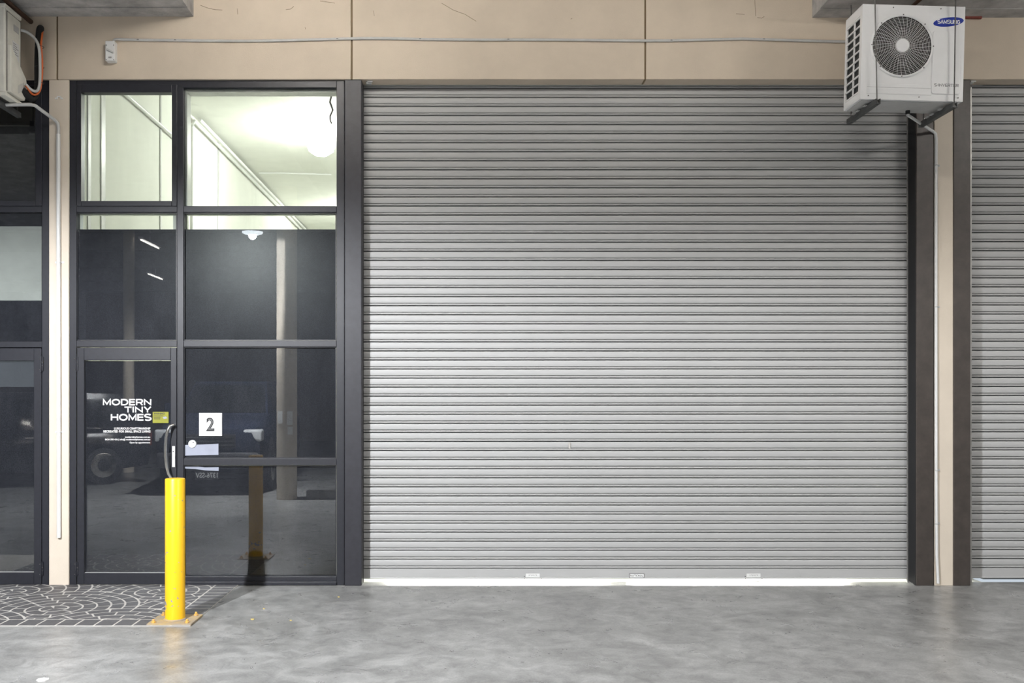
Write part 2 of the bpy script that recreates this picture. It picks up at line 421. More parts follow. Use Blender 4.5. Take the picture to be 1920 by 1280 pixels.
# ------------------------------------------------------------------ room behind the glazing
XL, XR, YB, ZC = -3.50, 4.62, 13.0, 5.30
room = [('wall_left', (XL-0.1, XL, 0.17, YB, 0, ZC)), ('wall_right', (XR, XR+0.1, 0.32, YB, 0, ZC)), ('wall_inner', (XL, XR, YB, YB+0.1, 0, ZC))]
for n, a in room:
    o = box(*a).build(n, M['room']); tag(o, {'wall_left': 'pale interior side wall seen through the upper panes', 'wall_right': 'pale interior wall behind the shutter',
        'wall_inner': 'pale rear wall of the interior'}[n], kind='structure')
o = box(XL-0.1, XR+0.1, 0.30, YB+0.1, ZC, ZC+0.1).build('ceiling_inner', M['room']); tag(o, 'pale interior ceiling seen through the upper panes', kind='structure')
o = box(XL-0.1, XR+0.1, 0.155, 0.30, zl, ZC+0.1).build('wall_lintel', M['room']); tag(o, 'inner face of the lintel over the shutter', kind='structure')
o = box(XL-0.1, XR+0.1, 0.17, YB+0.1, -0.2, 0.0).build('floor_inner', M['room_floor']); tag(o, 'pale floor of the unit behind the shutter', kind='structure')
# wall joints
trim = empty('trim_1', (XL, 3, 0)); tag(trim, 'vertical cover strips on the interior side wall', kind='structure')
for px, w, m in ((163, .03, 'pvc_grey'), (188, .045, 'pvc_grey'), (299, .02, 'pvc_grey'), (408, .03, 'pvc_grey')):
    d = -XL * FOC / (CX - px); y = d - DIST
    box(XL, XL + 0.012, y, y + w * 2.2, 0, ZC).build('cover_strip', M[m], trim)
def run(name, pts, r, m, label, cat, group=None, clips=()):
    e = empty(name, pts[0]); tag(e, label, cat, group)
    MB().tube(pts, r, 10).build('pipe', m, e, smooth=True)
    return e
zA, zB = EYE + 1.026*3.48, EYE + 0.885*3.48
def depth_at(px): return -XL * FOC / (CX - px) - DIST
run('conduit', [(XL+.03, depth_at(225), zB), (XL+.03, depth_at(336), zB), (XL+.03, depth_at(338), zB-.05), (XL+.03, depth_at(338), 0.3)], .022, M['pvc'],
    'white conduit sloping across the interior side wall in the small upper pane', 'conduit')
e = run('conduit', [(XL+.05, depth_at(352), 0.3), (XL+.05, depth_at(352), zA-.18), (XL+.05, depth_at(357), zA-.07), (XL+.05, 12.5, zA-.07)], .022, M['pvc'],
    'lower of two white conduits along the interior ceiling corner', 'conduit')
e = run('conduit', [(XL+.12, depth_at(357), zA-.05), (XL+.10, 12.5, zA-.02)], .022, M['pvc'],
    'upper of two white conduits along the interior ceiling corner', 'conduit')
yb = depth_at(462)
run('conduit', [(XL+.2, yb, ZC-.03), (XL+.6, yb, ZC-.03), (XL+1.35, yb+.1, ZC-.03)], .012, M['pvc'],
    'thin branch conduit across the interior ceiling', 'conduit')
# a dark loose cable on the ceiling near the right of the upper pane
MBc = MB().tube([(PX(621,.24)+.012*math.sin(i*1.3), .24+.015*math.cos(i*2.1), zl - i*.033) for i in range(11)], .009, 6)
o = MBc.build('loose_cable', M['dullsteel']); tag(o, 'frayed dark cable hanging inside the large upper pane', 'cable')
for k, (x, y) in enumerate(((-1.92, 4.2), (2.2, 4.2), (-1.9, 9.6), (2.2, 9.6))):  # only the first globe shows; the others are added for room light
    e = empty('globe_light', (x, y, 5.0)); 
    tag(e, 'bright globe lamp under the interior ceiling, glaring through the large upper pane' if k == 0 else ('', 'added globe lamp over the shutter side of the interior, out of sight', 'unseen globe lamp added deep inside the unit on the glazed side', 'unseen globe lamp added deep inside the unit on the shutter side')[k],
        'lamp', 'interior globe lamps')
    MB().lathe([(0.01,-.11),(.09,-.10),(.16,-.05),(.18,0),(.15,.05),(.07,.09),(.01,.10)], (x, y, 5.03), n=20).build('globe', M['globe'], e, smooth=True)
    MB().lathe([(.05,.09),(.06,.27)], (x, y, 5.03), n=16).build('stem', M['white'], e)

leak_mat = emit('leak_tube', (1.0, 1.0, 0.90), LEAK_L)  # unseen lamps assumed from the glow; hoods added to spare the ceiling
for k, x in enumerate((0.35, 2.95)):
    e = empty('leak_light', (x, 1.75, 0)); tag(e, ('first' if k == 0 else 'second') + ' unseen low tube lamp added behind the shutter to leak light beneath it', 'lamp', 'low lamps behind the shutter')
    MB().tube([(x - 1.15, 1.75, .26), (x + 1.15, 1.75, .26)], .02, 10).build('tube', leak_mat, e, smooth=True)
    for sx in (-1, 1):
        box(x + sx*1.16 - .02, x + sx*1.16 + .02, 1.70, 1.80, 0, .30).build('leg', M['metal_dark'], e)
    box(x - 1.18, x + 1.18, 1.66, 1.82, .30, .315).box(x - 1.18, x + 1.18, 1.80, 1.82, .20, .30).build('hood', M['metal_dark'], e)

# ------------------------------------------------------------------ glazed shopfront of the unit
YF, YK = 0.030, 0.125
w1 = empty('window_1', (PX(388), 0.08, 0)); tag(w1, 'charcoal aluminium glazing with pale interior above and dark film below', kind='structure')
def member(name, x0, x1, y0, y1, m='char', Ya=YF, Yb=YK, par=None, bev=0.003):
    return pbox(x0, x1, y0, y1, Ya, Yb).build(name, M[m], par or w1, bevel=bev)
FB = CY + EYE*FOC/(DIST+YF)                    # floor line at the frame's face
member('jamb', 129.5, 143, 149, FB); member('jamb', 631, 645.6, 149, FB)
member('head', 143.2, 630.8, 149, 164)
member('mullion', 332, 344, 164.2, FB)
for x0, x1 in ((143.2, 331.8), (344.2, 630.8)):
    member('transom', x0, x1, 386, 397.5); member('transom', x0, x1, 638.5, 650)
member('transom', 344.2, 630.8, 859.5, 872)
member('sill', 344.2, 630.8, 1080.5, 1090); member('sill', 344.2, 630.8, 1090.3, FB, Ya=0.012, Yb=YK)
# thin raised beads round the fixed panes
def beads(x0, x1, y0, y1):
    for a in ((x0, x1, y0, y0+1.6), (x0, x1, y1-1.6, y1), (x0, x0+1.6, y0+1.7, y1-1.7), (x1-1.6, x1, y0+1.7, y1-1.7)):
        member('glazing_bead', *a, Ya=0.05, Yb=0.064, bev=0)
beads(344.5, 630.5, 650.3, 859.2); beads(344.5, 630.5, 872.3, 1080.2); beads(344.5, 630.5, 398, 638.2)
beads(143.4, 331.6, 398, 638.2)
YG = 0.066
def pane(x0, x1, y0, y1, par, Y=YG):
    return pbox(x0, x1, y0, y1, Y, Y + .006).build('pane', M['glass'], par)
def film(x0, x1, y0, y1, par, Y=YG):
    return pbox(x0, x1, y0, y1, Y + .009, Y + .012).build('tint_film', M['film'], par)
# awning sash, top left
for a in ((143.6, 152, 158, 386), (322, 331.6, 158, 386), (152.2, 321.8, 158, 173), (152.2, 321.8, 376.5, 386)):
    member('sash', *a, Ya=0.016, Yb=0.10)
pane(152, 322, 173, 376, w1)
pane(344.3, 630.7, 164.4, 385.8, w1)
# bright aluminium inner reveal of the large upper pane
for a in ((345, 351, 166, 385.6), (351.2, 630, 166, 173)):
    pbox(*a, .084, .20).build('reveal', M['pvc_grey'], w1)
for a in ((144, 156, 399, 429.5), (324.5, 331, 403.5, 429.5), (156.2, 331, 399, 403)):
    pbox(*a, .11, .15).build('reveal', M['room'], w1)
for a in ((345, 351, 399, 429.5), (351.2, 630, 399, 403)):
    pbox(*a, .11, .15).build('reveal', M['room'], w1)
pane(143.3, 331.7, 397.7, 638.3, w1); film(144.6, 331.7, 430, 638.3, w1)
pane(344.3, 630.7, 397.7, 638.3, w1); film(344.3, 629.9, 430, 638.3, w1)
pane(344.3, 630.7, 650.2, 859.3, w1); film(344.3, 630.6, 650.2, 859.3, w1)
pane(344.3, 630.7, 872.2, 1080.3, w1); film(344.3, 630.7, 872.2, 1080.3, w1)

# ------------------------------------------------------------------ door of the unit
YD = 0.024
d1 = empty('door_1', (PX(238), 0.06, 0)); tag(d1, 'charcoal framed glass entry door with white lettering and curved steel pull handle', kind='structure')
def stile(*a, n='stile'): return member(n, *a, Ya=YD, Yb=0.085, par=d1)
stile(144.4, 157.5, 651.5, FB - 1.5); stile(320, 331, 651.5, FB - 1.5)
stile(157.7, 319.8, 651.5, 675, n='rail'); stile(157.7, 319.8, 1074, FB - 1.5, n='rail')
pane(157.3, 320.2, 674.8, 1074.2, d1, Y=0.056); film(157.3, 320.2, 676.6, 1074.2, d1, Y=0.056)
pbox(157.5, 320, 1072.6, 1073.9, 0.045, 0.055).build('weather_strip', M['pvc_grey'], d1)
YT = 0.0552
for s, x0, x1, y0, y1 in (('MODERN', 193, 283.5, 748, 759.3), ('TINY', 233.5, 283.5, 762.2, 773), ('HOMES', 208, 283.5, 776, 788)):
    stroke_text('lettering', s, PX(x0, YT), PX(x1, YT), PZ(y1, YT), PZ(y0, YT), YT, M['print_white'], d1, .22)
for s, x0, x1, y0, y1, b in (('LUXURIOUS CRAFTSMANSHIP', 214, 282, 801, 805.2, .018), ('RECREATED FOR SMALL SPACE LIVING', 194, 282, 806.4, 810.6, .018),
        ('moderntinyhomes.com.au', 234.5, 281.5, 817.3, 821.6, .012), ('0434 390 436 | info@ moderntinyhomes.com.au', 197, 281.5, 821.8, 826.2, .012),
        ('Open by appointment', 243, 281.5, 827.8, 831.8, .012)):
    ptext('lettering', s, x0, x1, y0, y1, YT, M['print_white'], d1, bold=b, depth=0.001)
def hinge(par, x, y0, y1):
    h = MB()
    h.tube([(PX(x, YD), YD - .010, PZ(y1, YD)), (PX(x, YD), YD - .010, PZ(y0, YD))], .008, 10)
    o = h.build('hinge', M['char'], par, smooth=True)
    pbox(x - 3.4, x + 3.4, y0 + 2, y1 - 2, YD - .006, YD).build('hinge_leaf', M['char'], par)
    b = MB()
    for sx, fy in ((-2.4, .18), (2.4, .40), (2.4, .62), (-2.4, .86)):
        y = y0 + (y1 - y0) * fy
        b.lathe([(.0035, -.0025), (.0035, 0)], (PX(x + sx, YD), YD - .006, PZ(y, YD)), 'y', 8)
    b.build('hinge_screws', M['steel'], par)['kind'] = 'stuff'
hinge(d1, 143.4, 667, 697); hinge(d1, 143.4, 1052, 1080)
pts = [(326.5,797.5,YD),(324,796.5,YD-.045),(319,798,YD-.06),(314.5,806,YD-.066),(311.3,820,YD-.07),(310,838,YD-.072),(310.2,856,YD-.072),(312,874,YD-.07),(316,888,YD-.066),(321,897,YD-.06),(325,902,YD-.045),(327,903,YD)]
MB().tube([(PX(x, y), y, PZ(z, y)) for x, z, y in pts], .0135, 14).build('pull_handle', M['steel'], d1, smooth=True)
lk = pbox(322.5, 328, 836, 875.5, YD - .006, YD).build('lock_plate', M['pvc'], d1, bevel=.002); lk['label'] = 'slim white lock plate'
MB().lathe([(.005, -.004), (.005, 0)], (PX(325.3, YD), YD - .006, PZ(846, YD)), 'y', 10).build('lock_cylinder', M['print_black'], d1)

# things stuck on the glass
sg = empty('number_sign', (PX(394.5, .06), .06, PZ(817, .06))); tag(sg, 'white square sign with the number 2 on the dark glass beside the door', 'sign')
pbox(373.3, 416, 774, 817, .058, .0655).build('plate', M['print_white'], sg, bevel=.001)
ptext('numeral', '2', 387, 402, 782.5, 808, .0578, M['print_black'], sg, bold=.035, depth=.001)
ptext('numeral_inlay', '2', 389.6, 399.8, 785.2, 805.6, .0567, M['print_grey'], sg, bold=-.030, depth=.0005)
st = empty('warning_sticker', (PX(301, .055), .055, PZ(793, .055))); tag(st, 'small yellow green warning sticker beside the white lettering on the door', 'sticker')
pbox(286.3, 316, 771.8, 792.7, .0545, .0555).build('sticker', M['sticker'], st)
ptext('warning_title', 'WARNING!', 288.5, 309, 773.4, 777, .0544, M['print_black'], st, bold=.03, depth=.0006)
b = MB()
for x0, x1, y in ((288.5, 306.5, 778.8), (288.5, 301, 781.6), (288.5, 300.5, 784.5)):
    b.box(PX(x0, .054), PX(x1, .054), .0540, .0545, PZ(y + 1, .054), PZ(y, .054))
b.build('small_print', M['print_black'], st)['kind'] = 'stuff'
MB().prism([(PX(305,.054),PZ(781.5,.054)),(PX(311,.054),PZ(780.5,.054)),(PX(314,.054),PZ(784,.054)),(PX(307,.054),PZ(785.3,.054))], 'y', .0538, .0544).build('camera_picture', M['paper'], st)
kn = empty('round_lock', (PX(360.5, .06), .06, PZ(832, .06))); tag(kn, 'small round cream disc on the glass left of the paper sheet', 'disc')
MB().lathe([(.006, -.014), (.033, -.012), (.036, -.006), (.036, 0)], (PX(360.5, .06), .0655, PZ(832, .06)), 'y', 24).build('disc', M['pvc'], kn, smooth=True)
MB().lathe([(.006, -.003), (.006, 0)], (PX(362, .045), .0525, PZ(829, .045)), 'y', 10).build('keyhole', M['dullsteel'], kn)
Yp = YG - .0015
MB().prism([(PX(a, Yp), PZ(b_, Yp)) for a, b_ in ((345.6,834),(380,833),(409.5,831.6),(409.5,852.5),(375,853),(345.6,854))], 'y', Yp, Yp + .001).build('paper_sheet', M['paper'])
tag(bpy.data.objects['paper_sheet'], 'pale grey sheet of paper on the glass just above the low transom', 'paper')
MB().prism([(PX(a, Yp), PZ(b_, Yp)) for a, b_ in ((346,873.5),(368,873.4),(384,876),(410,875.5),(410,882.5),(384,881.5),(366,879),(346,878))], 'y', Yp, Yp + .001).build('paper_strip', M['paper'])
tag(bpy.data.objects['paper_strip'], 'curled pale strip of paper on the glass just below the low transom', 'paper')

# ------------------------------------------------------------------ neighbouring shopfront
w2 = empty('window_2', (PX(0), 0.08, 0)); tag(w2, 'dark glazing of the neighbouring unit with a pale blind behind one pane', kind='structure')
member('jamb', 78.5, 92, 148, FB, par=w2)
for y0, y1 in ((148, 160), (386, 397.5), (640, 651)):
    member('transom', -330, 78.3, y0, y1, par=w2)
for a in ((66, 78, 160.2, 385.8), (-330, 65.8, 376, 385.8)):
    member('sash', *a, Ya=0.016, Yb=0.10, par=w2)
pane(-330, 66, 160.2, 376, w2); film(-330, 66, 160.2, 376, w2)
pane(-330, 78.2, 397.7, 639.8, w2); film(-330, 78.2, 397.7, 424, w2); film(-330, 78.2, 563.5, 639.8, w2)
pbox(-330, 78.2, 424.2, 563.2, YG + .009, YG + .012).build('blind', M['board'], w2)
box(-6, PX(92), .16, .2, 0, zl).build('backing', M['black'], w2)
d2 = empty('door_2', (PX(-20), 0.06, 0)); tag(d2, 'charcoal framed glass door of the neighbouring unit', kind='structure')
for n, a in (('stile', (63.5, 77.4, 652.5, FB-1.5)), ('rail', (-150, 63.3, 652.5, 676)), ('rail', (-150, 63.3, 1073, FB-1.5)), ('stile', (-165, -150.2, 652.5, FB-1.5))):
    member(n, *a, Ya=YD, Yb=.085, par=d2)
pane(-150, 63.7, 675.8, 1073.2, d2, Y=.056); film(-150, 63.7, 675.8, 1073.2, d2, Y=.056)
pbox(-150, 63.3, 1071.6, 1072.9, 0.045, 0.055).build('weather_strip', M['pvc_grey'], d2)
hinge(d2, 77.8, 667, 697); hinge(d2, 77.8, 1052, 1080)

# ------------------------------------------------------------------ roller shutters
YS, PITCH = 0.172, 0.0825
prof = [(.000,.040),(.082,.040),(.086,.001),(.085,-.006),(.13,-.0095),(.165,-.0085),(.185,-.006),(.205,-.0085),(.245,-.0085),(.275,-.004),(.282,.003),(.285,.026),(.328,.026),
        (.332,.002),(.35,-.001),(.42,-.003),(.60,-.0045),(.80,-.004),(.93,-.0015),(.975,.001),(.985,.004),(.99,.040),(1.0,.040)]
def shutter(name, x0, x1, label, lo=0.03, drop=0.0, plates=True):
    e = empty(name, ((x0+x1)/2, YS, lo)); tag(e, label, 'shutter')
    W = x1 - x0
    mb = MB()
    n = len(prof)
    vs = [(s_, y, t*PITCH) for s_ in (0, W) for t, y in prof] + [(s_, .044, t*PITCH) for s_ in (0, W) for t in (0.0, 1.0)]
    fs = [(i, i+1, n+i+1, n+i) for i in range(n-1)]
    b0, b1, c0, c1 = 2*n, 2*n+1, 2*n+2, 2*n+3
    fs += [(b0, c0, c1, b1), tuple(range(n)) + (b1, b0), tuple(range(n, 2*n)) + (c1, c0)]
    mb.add(vs, fs)
    me = mb.mesh('slat', M['shutter'])
    me.polygons.foreach_set('use_smooth', [True]*len(me.polygons)); me.set_sharp_from_angle(angle=math.radians(38))
    z = lo + 0.092
    while z < 4.62:
        o = bpy.data.objects.new('slat', me); COL.objects.link(o); o.parent = e
        o.location = Vector((x0, YS + .0015*math.sin(z*7), z)) - e.location
        o.rotation_euler = (0, 0.0006*math.sin(z*3.1), 0)
        z += PITCH
    MB().prism([(YS+.046, lo), (YS-.004, lo), (YS-.007, lo+.008), (YS-.003, lo+.014), (YS-.003, lo+.085), (YS+.004, lo+.0915), (YS+.046, lo+.0915)], 'x', x0, x1).build('bottom_rail', M['shutter'], e)
    return e
XS0, XS1 = PX(676, YS), PX(1706, YS)
sh = shutter('roller_shutter', XS0, XS1, 'wide grey roller shutter with light leaking beneath its bottom rail')
for x0, x1 in ((1700.5, 1705.5),):
    g = MB().box(PX(x0, .155), PX(x1, .155), .150, .160, 0, zl - .003); g.box(PX(x1, .155) - .006, PX(x1, .155), .160, .21, 0, zl - .003)
    g.build('guide', M['galv'], sh)
MB().box(PX(679.5, .155), PX(682, .155), .150, .160, 0, zl - .003).build('guide', M['dullsteel'], sh)
Yr = YS - .003
bd = pbox(1180, 1208, 1074.8, 1083.2, Yr - .003, Yr).build('maker_plate', M['print_black'], sh, bevel=.001)
pbox(1180.9, 1207.1, 1075.7, 1082.3, Yr - .0036, Yr - .003).build('maker_plate_face', M['print_white'], bd)
bd.children[0].location = (0, 0, 0)
ptext('lettering', 'NATIONAL', 1182, 1206.3, 1077, 1081, Yr - .0037, M['print_black'], sh, bold=.012, depth=.0004)
for cxp in (999, 1413):
    p = pbox(cxp - 13, cxp + 13, 1075, 1082, Yr - .004, Yr).build('lock_plate', M['pvc'], sh, bevel=.001)
    b = MB()
    for i, h in enumerate((2.4, 1.5, 2.6, 2.0, 2.4, 1.4, 2.2)):
        xx = cxp - 7.4 + i*2.3
        b.box(PX(xx, Yr), PX(xx + .9, Yr), Yr - .0046, Yr - .004, PZ(1076.6 + h, Yr), PZ(1076.6, Yr))
    b.build('plate_marks', M['print_grey'], sh)['kind'] = 'stuff'
    b = MB()
    for dx, yy in ((-16, 1081), (-15.5, 1085.5), (15.5, 1085.5)):
        b.lathe([(.004, -.006), (.004, 0)], (PX(cxp + dx, Yr), Yr, PZ(yy, Yr) + .004), 'y', 8)
    b.build('rivets', M['print_black'], sh)['kind'] = 'stuff'
    MB().tube([(PX(cxp - 12, Yr), Yr - .012, .028), (PX(cxp - 9, Yr), Yr - .02, .011), (PX(cxp + 9, Yr), Yr - .02, .011), (PX(cxp + 12, Yr), Yr - .012, .028)], .0045, 8).build('lift_handle', M['pvc'], sh, smooth=True)
# a small paint scar on one slat, bolts along the bottom rail
pbox(1066, 1069.5, 829, 841, YS - .012, YS - .0075).build('paint_scar', M['grout'], sh)
b = MB()
for px in (822, 890, 1048, 1120, 1270, 1340, 1500):
    b.lathe([(.004, -.003), (.004, 0)], (PX(px, Yr), Yr, PZ(1080, Yr)), 'y', 8)
b.build('rivets', M['galv'], sh)['kind'] = 'stuff'

sh2 = shutter('roller_shutter', PX(1816, YS), 8.6, 'grey roller shutter cut off at the edge of the picture beyond the brown columns', lo=0.036)
MB().box(PX(1816, .155), PX(1821.5, .155), .150, .160, 0, zl - .003).build('guide', M['galv'], sh2)
o = box(4.8, 9.0, .30, .34, 0, zl).build('wall_neighbour', M['room_dark']); tag(o, 'unlit lining behind the far shutter', kind='structure')
# brackets on the soffit at the top of the guides
for px in (690, 1826):
    e = MB().box(PX(px-5), PX(px+5), .05, .09, zl - .02, zl).box(PX(px-2), PX(px+8), .03, .055, zl - .012, zl).build('guide_bracket', M['pvc_grey'], bevel=.002)
    tag(e, 'small pale bracket under the lintel beside the charcoal column' if px < 800 else 'small pale bracket under the lintel beside the brown column', 'bracket', 'lintel brackets')

# ------------------------------------------------------------------ paving
pv = empty('paving', (-3.2, -0.75, 0)); tag(pv, 'charcoal fan patterned paving with pale joints in front of the doors', kind='structure')
PX1, PY0, PY1, PX0 = -2.02, -1.45, 0.026, -6.0
box(PX0, PX1, PY0, PY1, 0.0, 0.006).build('grout_bed', M['grout'], pv)
def clip(poly, nx, ny, d):
    out = []
    for i in range(len(poly)):
        a, b = poly[i], poly[(i+1) % len(poly)]
        sa, sb = a[0]*nx + a[1]*ny - d, b[0]*nx + b[1]*ny - d
        if sa >= 0: out.append(a)
        if (sa >= 0) != (sb >= 0):
            t = sa/(sa - sb); out.append((a[0] + t*(b[0]-a[0]), a[1] + t*(b[1]-a[1])))
    return out
def area(p): return abs(sum(p[i][0]*p[(i+1) % len(p)][1] - p[(i+1) % len(p)][0]*p[i][1] for i in range(len(p))))/2
G = 0.0075
polys = []
BX, BY = PX1 - 0.20, PY0 + 0.185              # inner edges of the border courses
R = 0.64
for row in range(-3, 5):
    for colm in range(-4, 9):
        cx = -2.62 - colm*2*R + (R if row % 2 else 0); cy = -1.55 + row*R
        cover = [(cx - R, cy - R), (cx + R, cy - R), (cx, cy - 2*R)]
        rings = 6; wr = R / rings
        for k in range(rings):
            r0, r1 = k*wr + (G if k else 0.0), (k+1)*wr - G
            rm = max((r0+r1)/2, 0.03)
            nb = max(3, int(round(2*math.pi*rm/0.165)))
            for j in range(nb):
                a0 = 2*math.pi*(j + 0.5*(k % 2))/nb + G/rm; a1 = 2*math.pi*(j + 1 + 0.5*(k % 2))/nb - G/rm
                q = 4
                P = [(cx + r1*math.cos(a0 + (a1-a0)*i/q), cy + r1*math.sin(a0 + (a1-a0)*i/q)) for i in range(q+1)]
                P += [(cx + r0*math.cos(a1 + (a0-a1)*i/q), cy + r0*math.sin(a1 + (a0-a1)*i/q)) for i in range(q+1)] if k else [(cx, cy)]
                for (ox, oy) in cover:
                    if len(P) < 3: break
                    mx = sum(p[0] for p in P)/len(P) - ox; my = sum(p[1] for p in P)/len(P) - oy
                    l = math.hypot(mx, my) or 1e-6
                    P = clip(P, mx/l, my/l, (ox*mx + oy*my)/l + R + G)
                for nx, ny, d in ((-1, 0, -(BX - G)), (0, 1, BY + G), (0, -1, -PY1), (1, 0, -4.35)):
                    if len(P) >= 3: P = clip(P, nx, ny, d)
                if len(P) >= 3 and area(P) > 0.0006: polys.append(P)
n = int((BX + 4.4)/0.142)
for i in range(n + 1):
    x1 = PX1 - 0.0 - i*0.142
    polys.append([(x1 - .142 + G, PY0 + .0005), (x1 - G, PY0 + .0005), (x1 - G, BY - G), (x1 - .142 + G, BY - G)])
y = BY
while y < PY1 - .03:
    y2 = min(y + .118, PY1)
    polys.append([(BX + G, y + G), (PX1 - .003, y + G), (PX1 - .003, y2 - G), (BX + G, y2 - G)]); y = y2
def seen(P):
    return sum(p[0] for p in P)/len(P)
polys.sort(key=lambda P: -seen(P))
def dedupe(P):
    o = []
    for p in P:
        if not o or math.hypot(p[0]-o[-1][0], p[1]-o[-1][1]) > 0.002: o.append(p)
    if len(o) > 2 and math.hypot(o[0][0]-o[-1][0], o[0][1]-o[-1][1]) < 0.002: o.pop()
    return o
polys = [q for q in map(dedupe, polys) if len(q) >= 3]
for P in polys[:300]:
    MB().prism(P, 'z', 0.004, 0.0070 + random.uniform(-.0004, .0004)).build('paver', M['paver'], pv)
if polys[300:]:
    mb = MB()
    for P in polys[300:]: mb.prism(P, 'z', 0.004, 0.0070)
    o = mb.build('paver_remainder', M['paver'], pv); o['kind'] = 'stuff'

# ------------------------------------------------------------------ bollard
bx, by = -2.178, -1.293
bo = empty('bollard', (bx, by, 0), local=True); tag(bo, 'yellow steel bollard with chipped paint bolted to the floor in front of the door', 'bollard')
r = .0735
MB().lathe([(r, .016), (r, 1.068), (r-.003, 1.074), (r-.008, 1.076), (.01, 1.0775)], n=48).build('post', M['yellow'], bo, smooth=True)
MB().box(-.165, .165, -.155, .155, 0.0, .016).build('base_plate', M['plate'], bo, bevel=.003)
MB().torus(r + .002, .008, (0, 0, .018), 40, 8, 'z').build('weld', M['plate'], bo, smooth=True)
for sx in (-1, 1):
    for sy in (-1, 1):
        b = MB().lathe([(.017, 0), (.017, .011), (.012, .013)], (sx*.125, sy*.115, .016), n=6)
        b.lathe([(.009, .012), (.009, .024), (.006, .027)], (sx*.125, sy*.115, .016), n=12)
        b.build('bolt', M['yellow_bolt'], bo)

# ------------------------------------------------------------------ air conditioners
def aircon(loc, roll):
    W, H, D = .838, .775, .335
    e = empty('air_conditioner', loc, local=True); e.rotation_euler = (0, roll, 0)
    tag(e, 'white outdoor air conditioner with round fan grille hanging over the brown columns', 'air conditioner')
    hw = W/2
    # front sheet with a round opening
    fx, fz, FR = -hw + .327, H - .335, .243
    N = 72; mb = MB(); vs = []; 
    def rect_hit(a):
        c, s_ = math.cos(a), math.sin(a); t = 1e9
        if c > 1e-9: t = min(t, (hw - fx)/c)
        if c < -1e-9: t = min(t, (-hw - fx)/c)
        if s_ > 1e-9: t = min(t, (H - fz)/s_)
        if s_ < -1e-9: t = min(t, (0 - fz)/s_)
        return fx + c*t, fz + s_*t
    angs = sorted([2*math.pi*k/N for k in range(N)] + [math.atan2(z - fz, x - fx) % (2*math.pi) for x, z in ((-hw,0),(hw,0),(hw,H),(-hw,H))])
    N = len(angs)
    for a in angs: vs.append((fx + FR*math.cos(a), 0, fz + FR*math.sin(a)))
    for a in angs: x, z = rect_hit(a); vs.append((x, 0, z))
    for a in angs: vs.append((fx + FR*math.cos(a), .14, fz + FR*math.sin(a)))
    fs = [(k, (k+1) % N, N+(k+1) % N, N+k) for k in range(N)] 
    MB().add(vs[:2*N], fs).build('front_panel', M['white'], e)
    MB().add(vs[:N] + vs[2*N:], [(k, (k+1) % N, N+(k+1) % N, N+k) for k in range(N)] + [tuple(range(N, 2*N))]).build('fan_shroud', M['fanblade'], e, smooth=True)
    c = MB()
    c.box(-hw, hw, .0005, D, H - .012, H); c.box(-hw, hw, .0005, D, 0, .012); c.box(hw - .012, hw, .0005, D, .012, H - .012)
    c.box(-hw + .012, hw - .012, D - .01, D, .012, H - .012)
    c.build('casing', M['white'], e, bevel=.003)
    MB().box(-hw + .05, hw - .02, -.0012, 0, H - .082, H - .052).build('top_moulding', M['white'], e, bevel=.001)
    MB().box(-hw + .05, fx + .25, -.004, 0, .045, .092).build('lower_moulding', M['white'], e, bevel=.003)
    MB().box(-hw + .05, fx + .25, -.004, 0, .100, .128).build('lower_moulding', M['white'], e, bevel=.003)
    # fan
    f = MB()
    for k in range(3):
        a = 2*math.pi*k/3 + .4
        pts = []
        for u in (0, 1):
            for i in range(7):
                rr = .05 + .18*i/6; aa = a + (u*1.15 + .25*i/6)
                pts.append((fx + rr*math.cos(aa), .06 + .05*u, fz + rr*math.sin(aa)))
        f.add(pts, [(i, i+1, 8+i, 7+i) for i in range(6)])
    f.lathe([(.055, .05), (.055, .12)], (fx, 0, fz), 'y', 24)
    f.build('fan', M['fanblade'], e, smooth=True)
        # raised rim and wire grille
    MB().torus(FR + .006, .010, (fx, -.006, fz), 72, 8).build('grille_rim', M['white'], e, smooth=True)
    g = MB()
    for k in range(14):
        g.torus(.062 + k*.0128, .0013, (fx, -.014 + .012*(k/13.)**2, fz), 56, 4)
    for k in range(40):
        a = 2*math.pi*k/40; b_ = a + .22
        P = []
        for i in range(6):
            t = i/5; rr = .052 + (FR - .05)*t; aa = a + .22*t*0.8
            P.append((fx + rr*math.cos(aa), -.0165 + .012*t*t, fz + rr*math.sin(aa)))
        g.tube(P, .0013, 4, False)
    g.build('fan_grille', M['white'], e)
    MB().lathe([(.052, -.022), (.055, -.018), (.055, -.010)], (fx, 0, fz), 'y', 32).build('grille_hub', M['white'], e, smooth=True)
    b = MB()
    for k in range(8):
        a = 2*math.pi*k/8 + math.pi/2
        b.lathe([(.005, -.004), (.005, 0)], (fx + (FR+.008)*math.cos(a), -.015, fz + (FR+.008)*math.sin(a)), 'y', 8)
    for x, z in ((-hw + .065, .028), (0.06, .028), (hw - .04, .03), (-hw + .25, H - .022), (hw - .2, H - .022)):
        b.lathe([(.005, -.003), (.005, 0)], (x, 0, z), 'y', 8)
    b.build('screws', M['dullsteel'], e)['kind'] = 'stuff'
    # raised service panel on the right
    x0, x1, z0, z1, rr = hw - .262, hw - .028, .055, H - .205, .022
    def rrect(x0, x1, z0, z1, r_, n_=5):
        P = []
        for cx_, cz_, a0 in ((x1-r_, z1-r_, 0), (x0+r_, z1-r_, 90), (x0+r_, z0+r_, 180), (x1-r_, z0+r_, 270)):
            for i in range(n_): 
                a = math.radians(a0 + 90*i/(n_-1)); P.append((cx_ + r_*math.cos(a), cz_ + r_*math.sin(a)))
        return P
    MB().prism(rrect(x0, x1, z0, z1, rr), 'y', -.008, .0).build('service_panel', M['white'], e, bevel=.004)
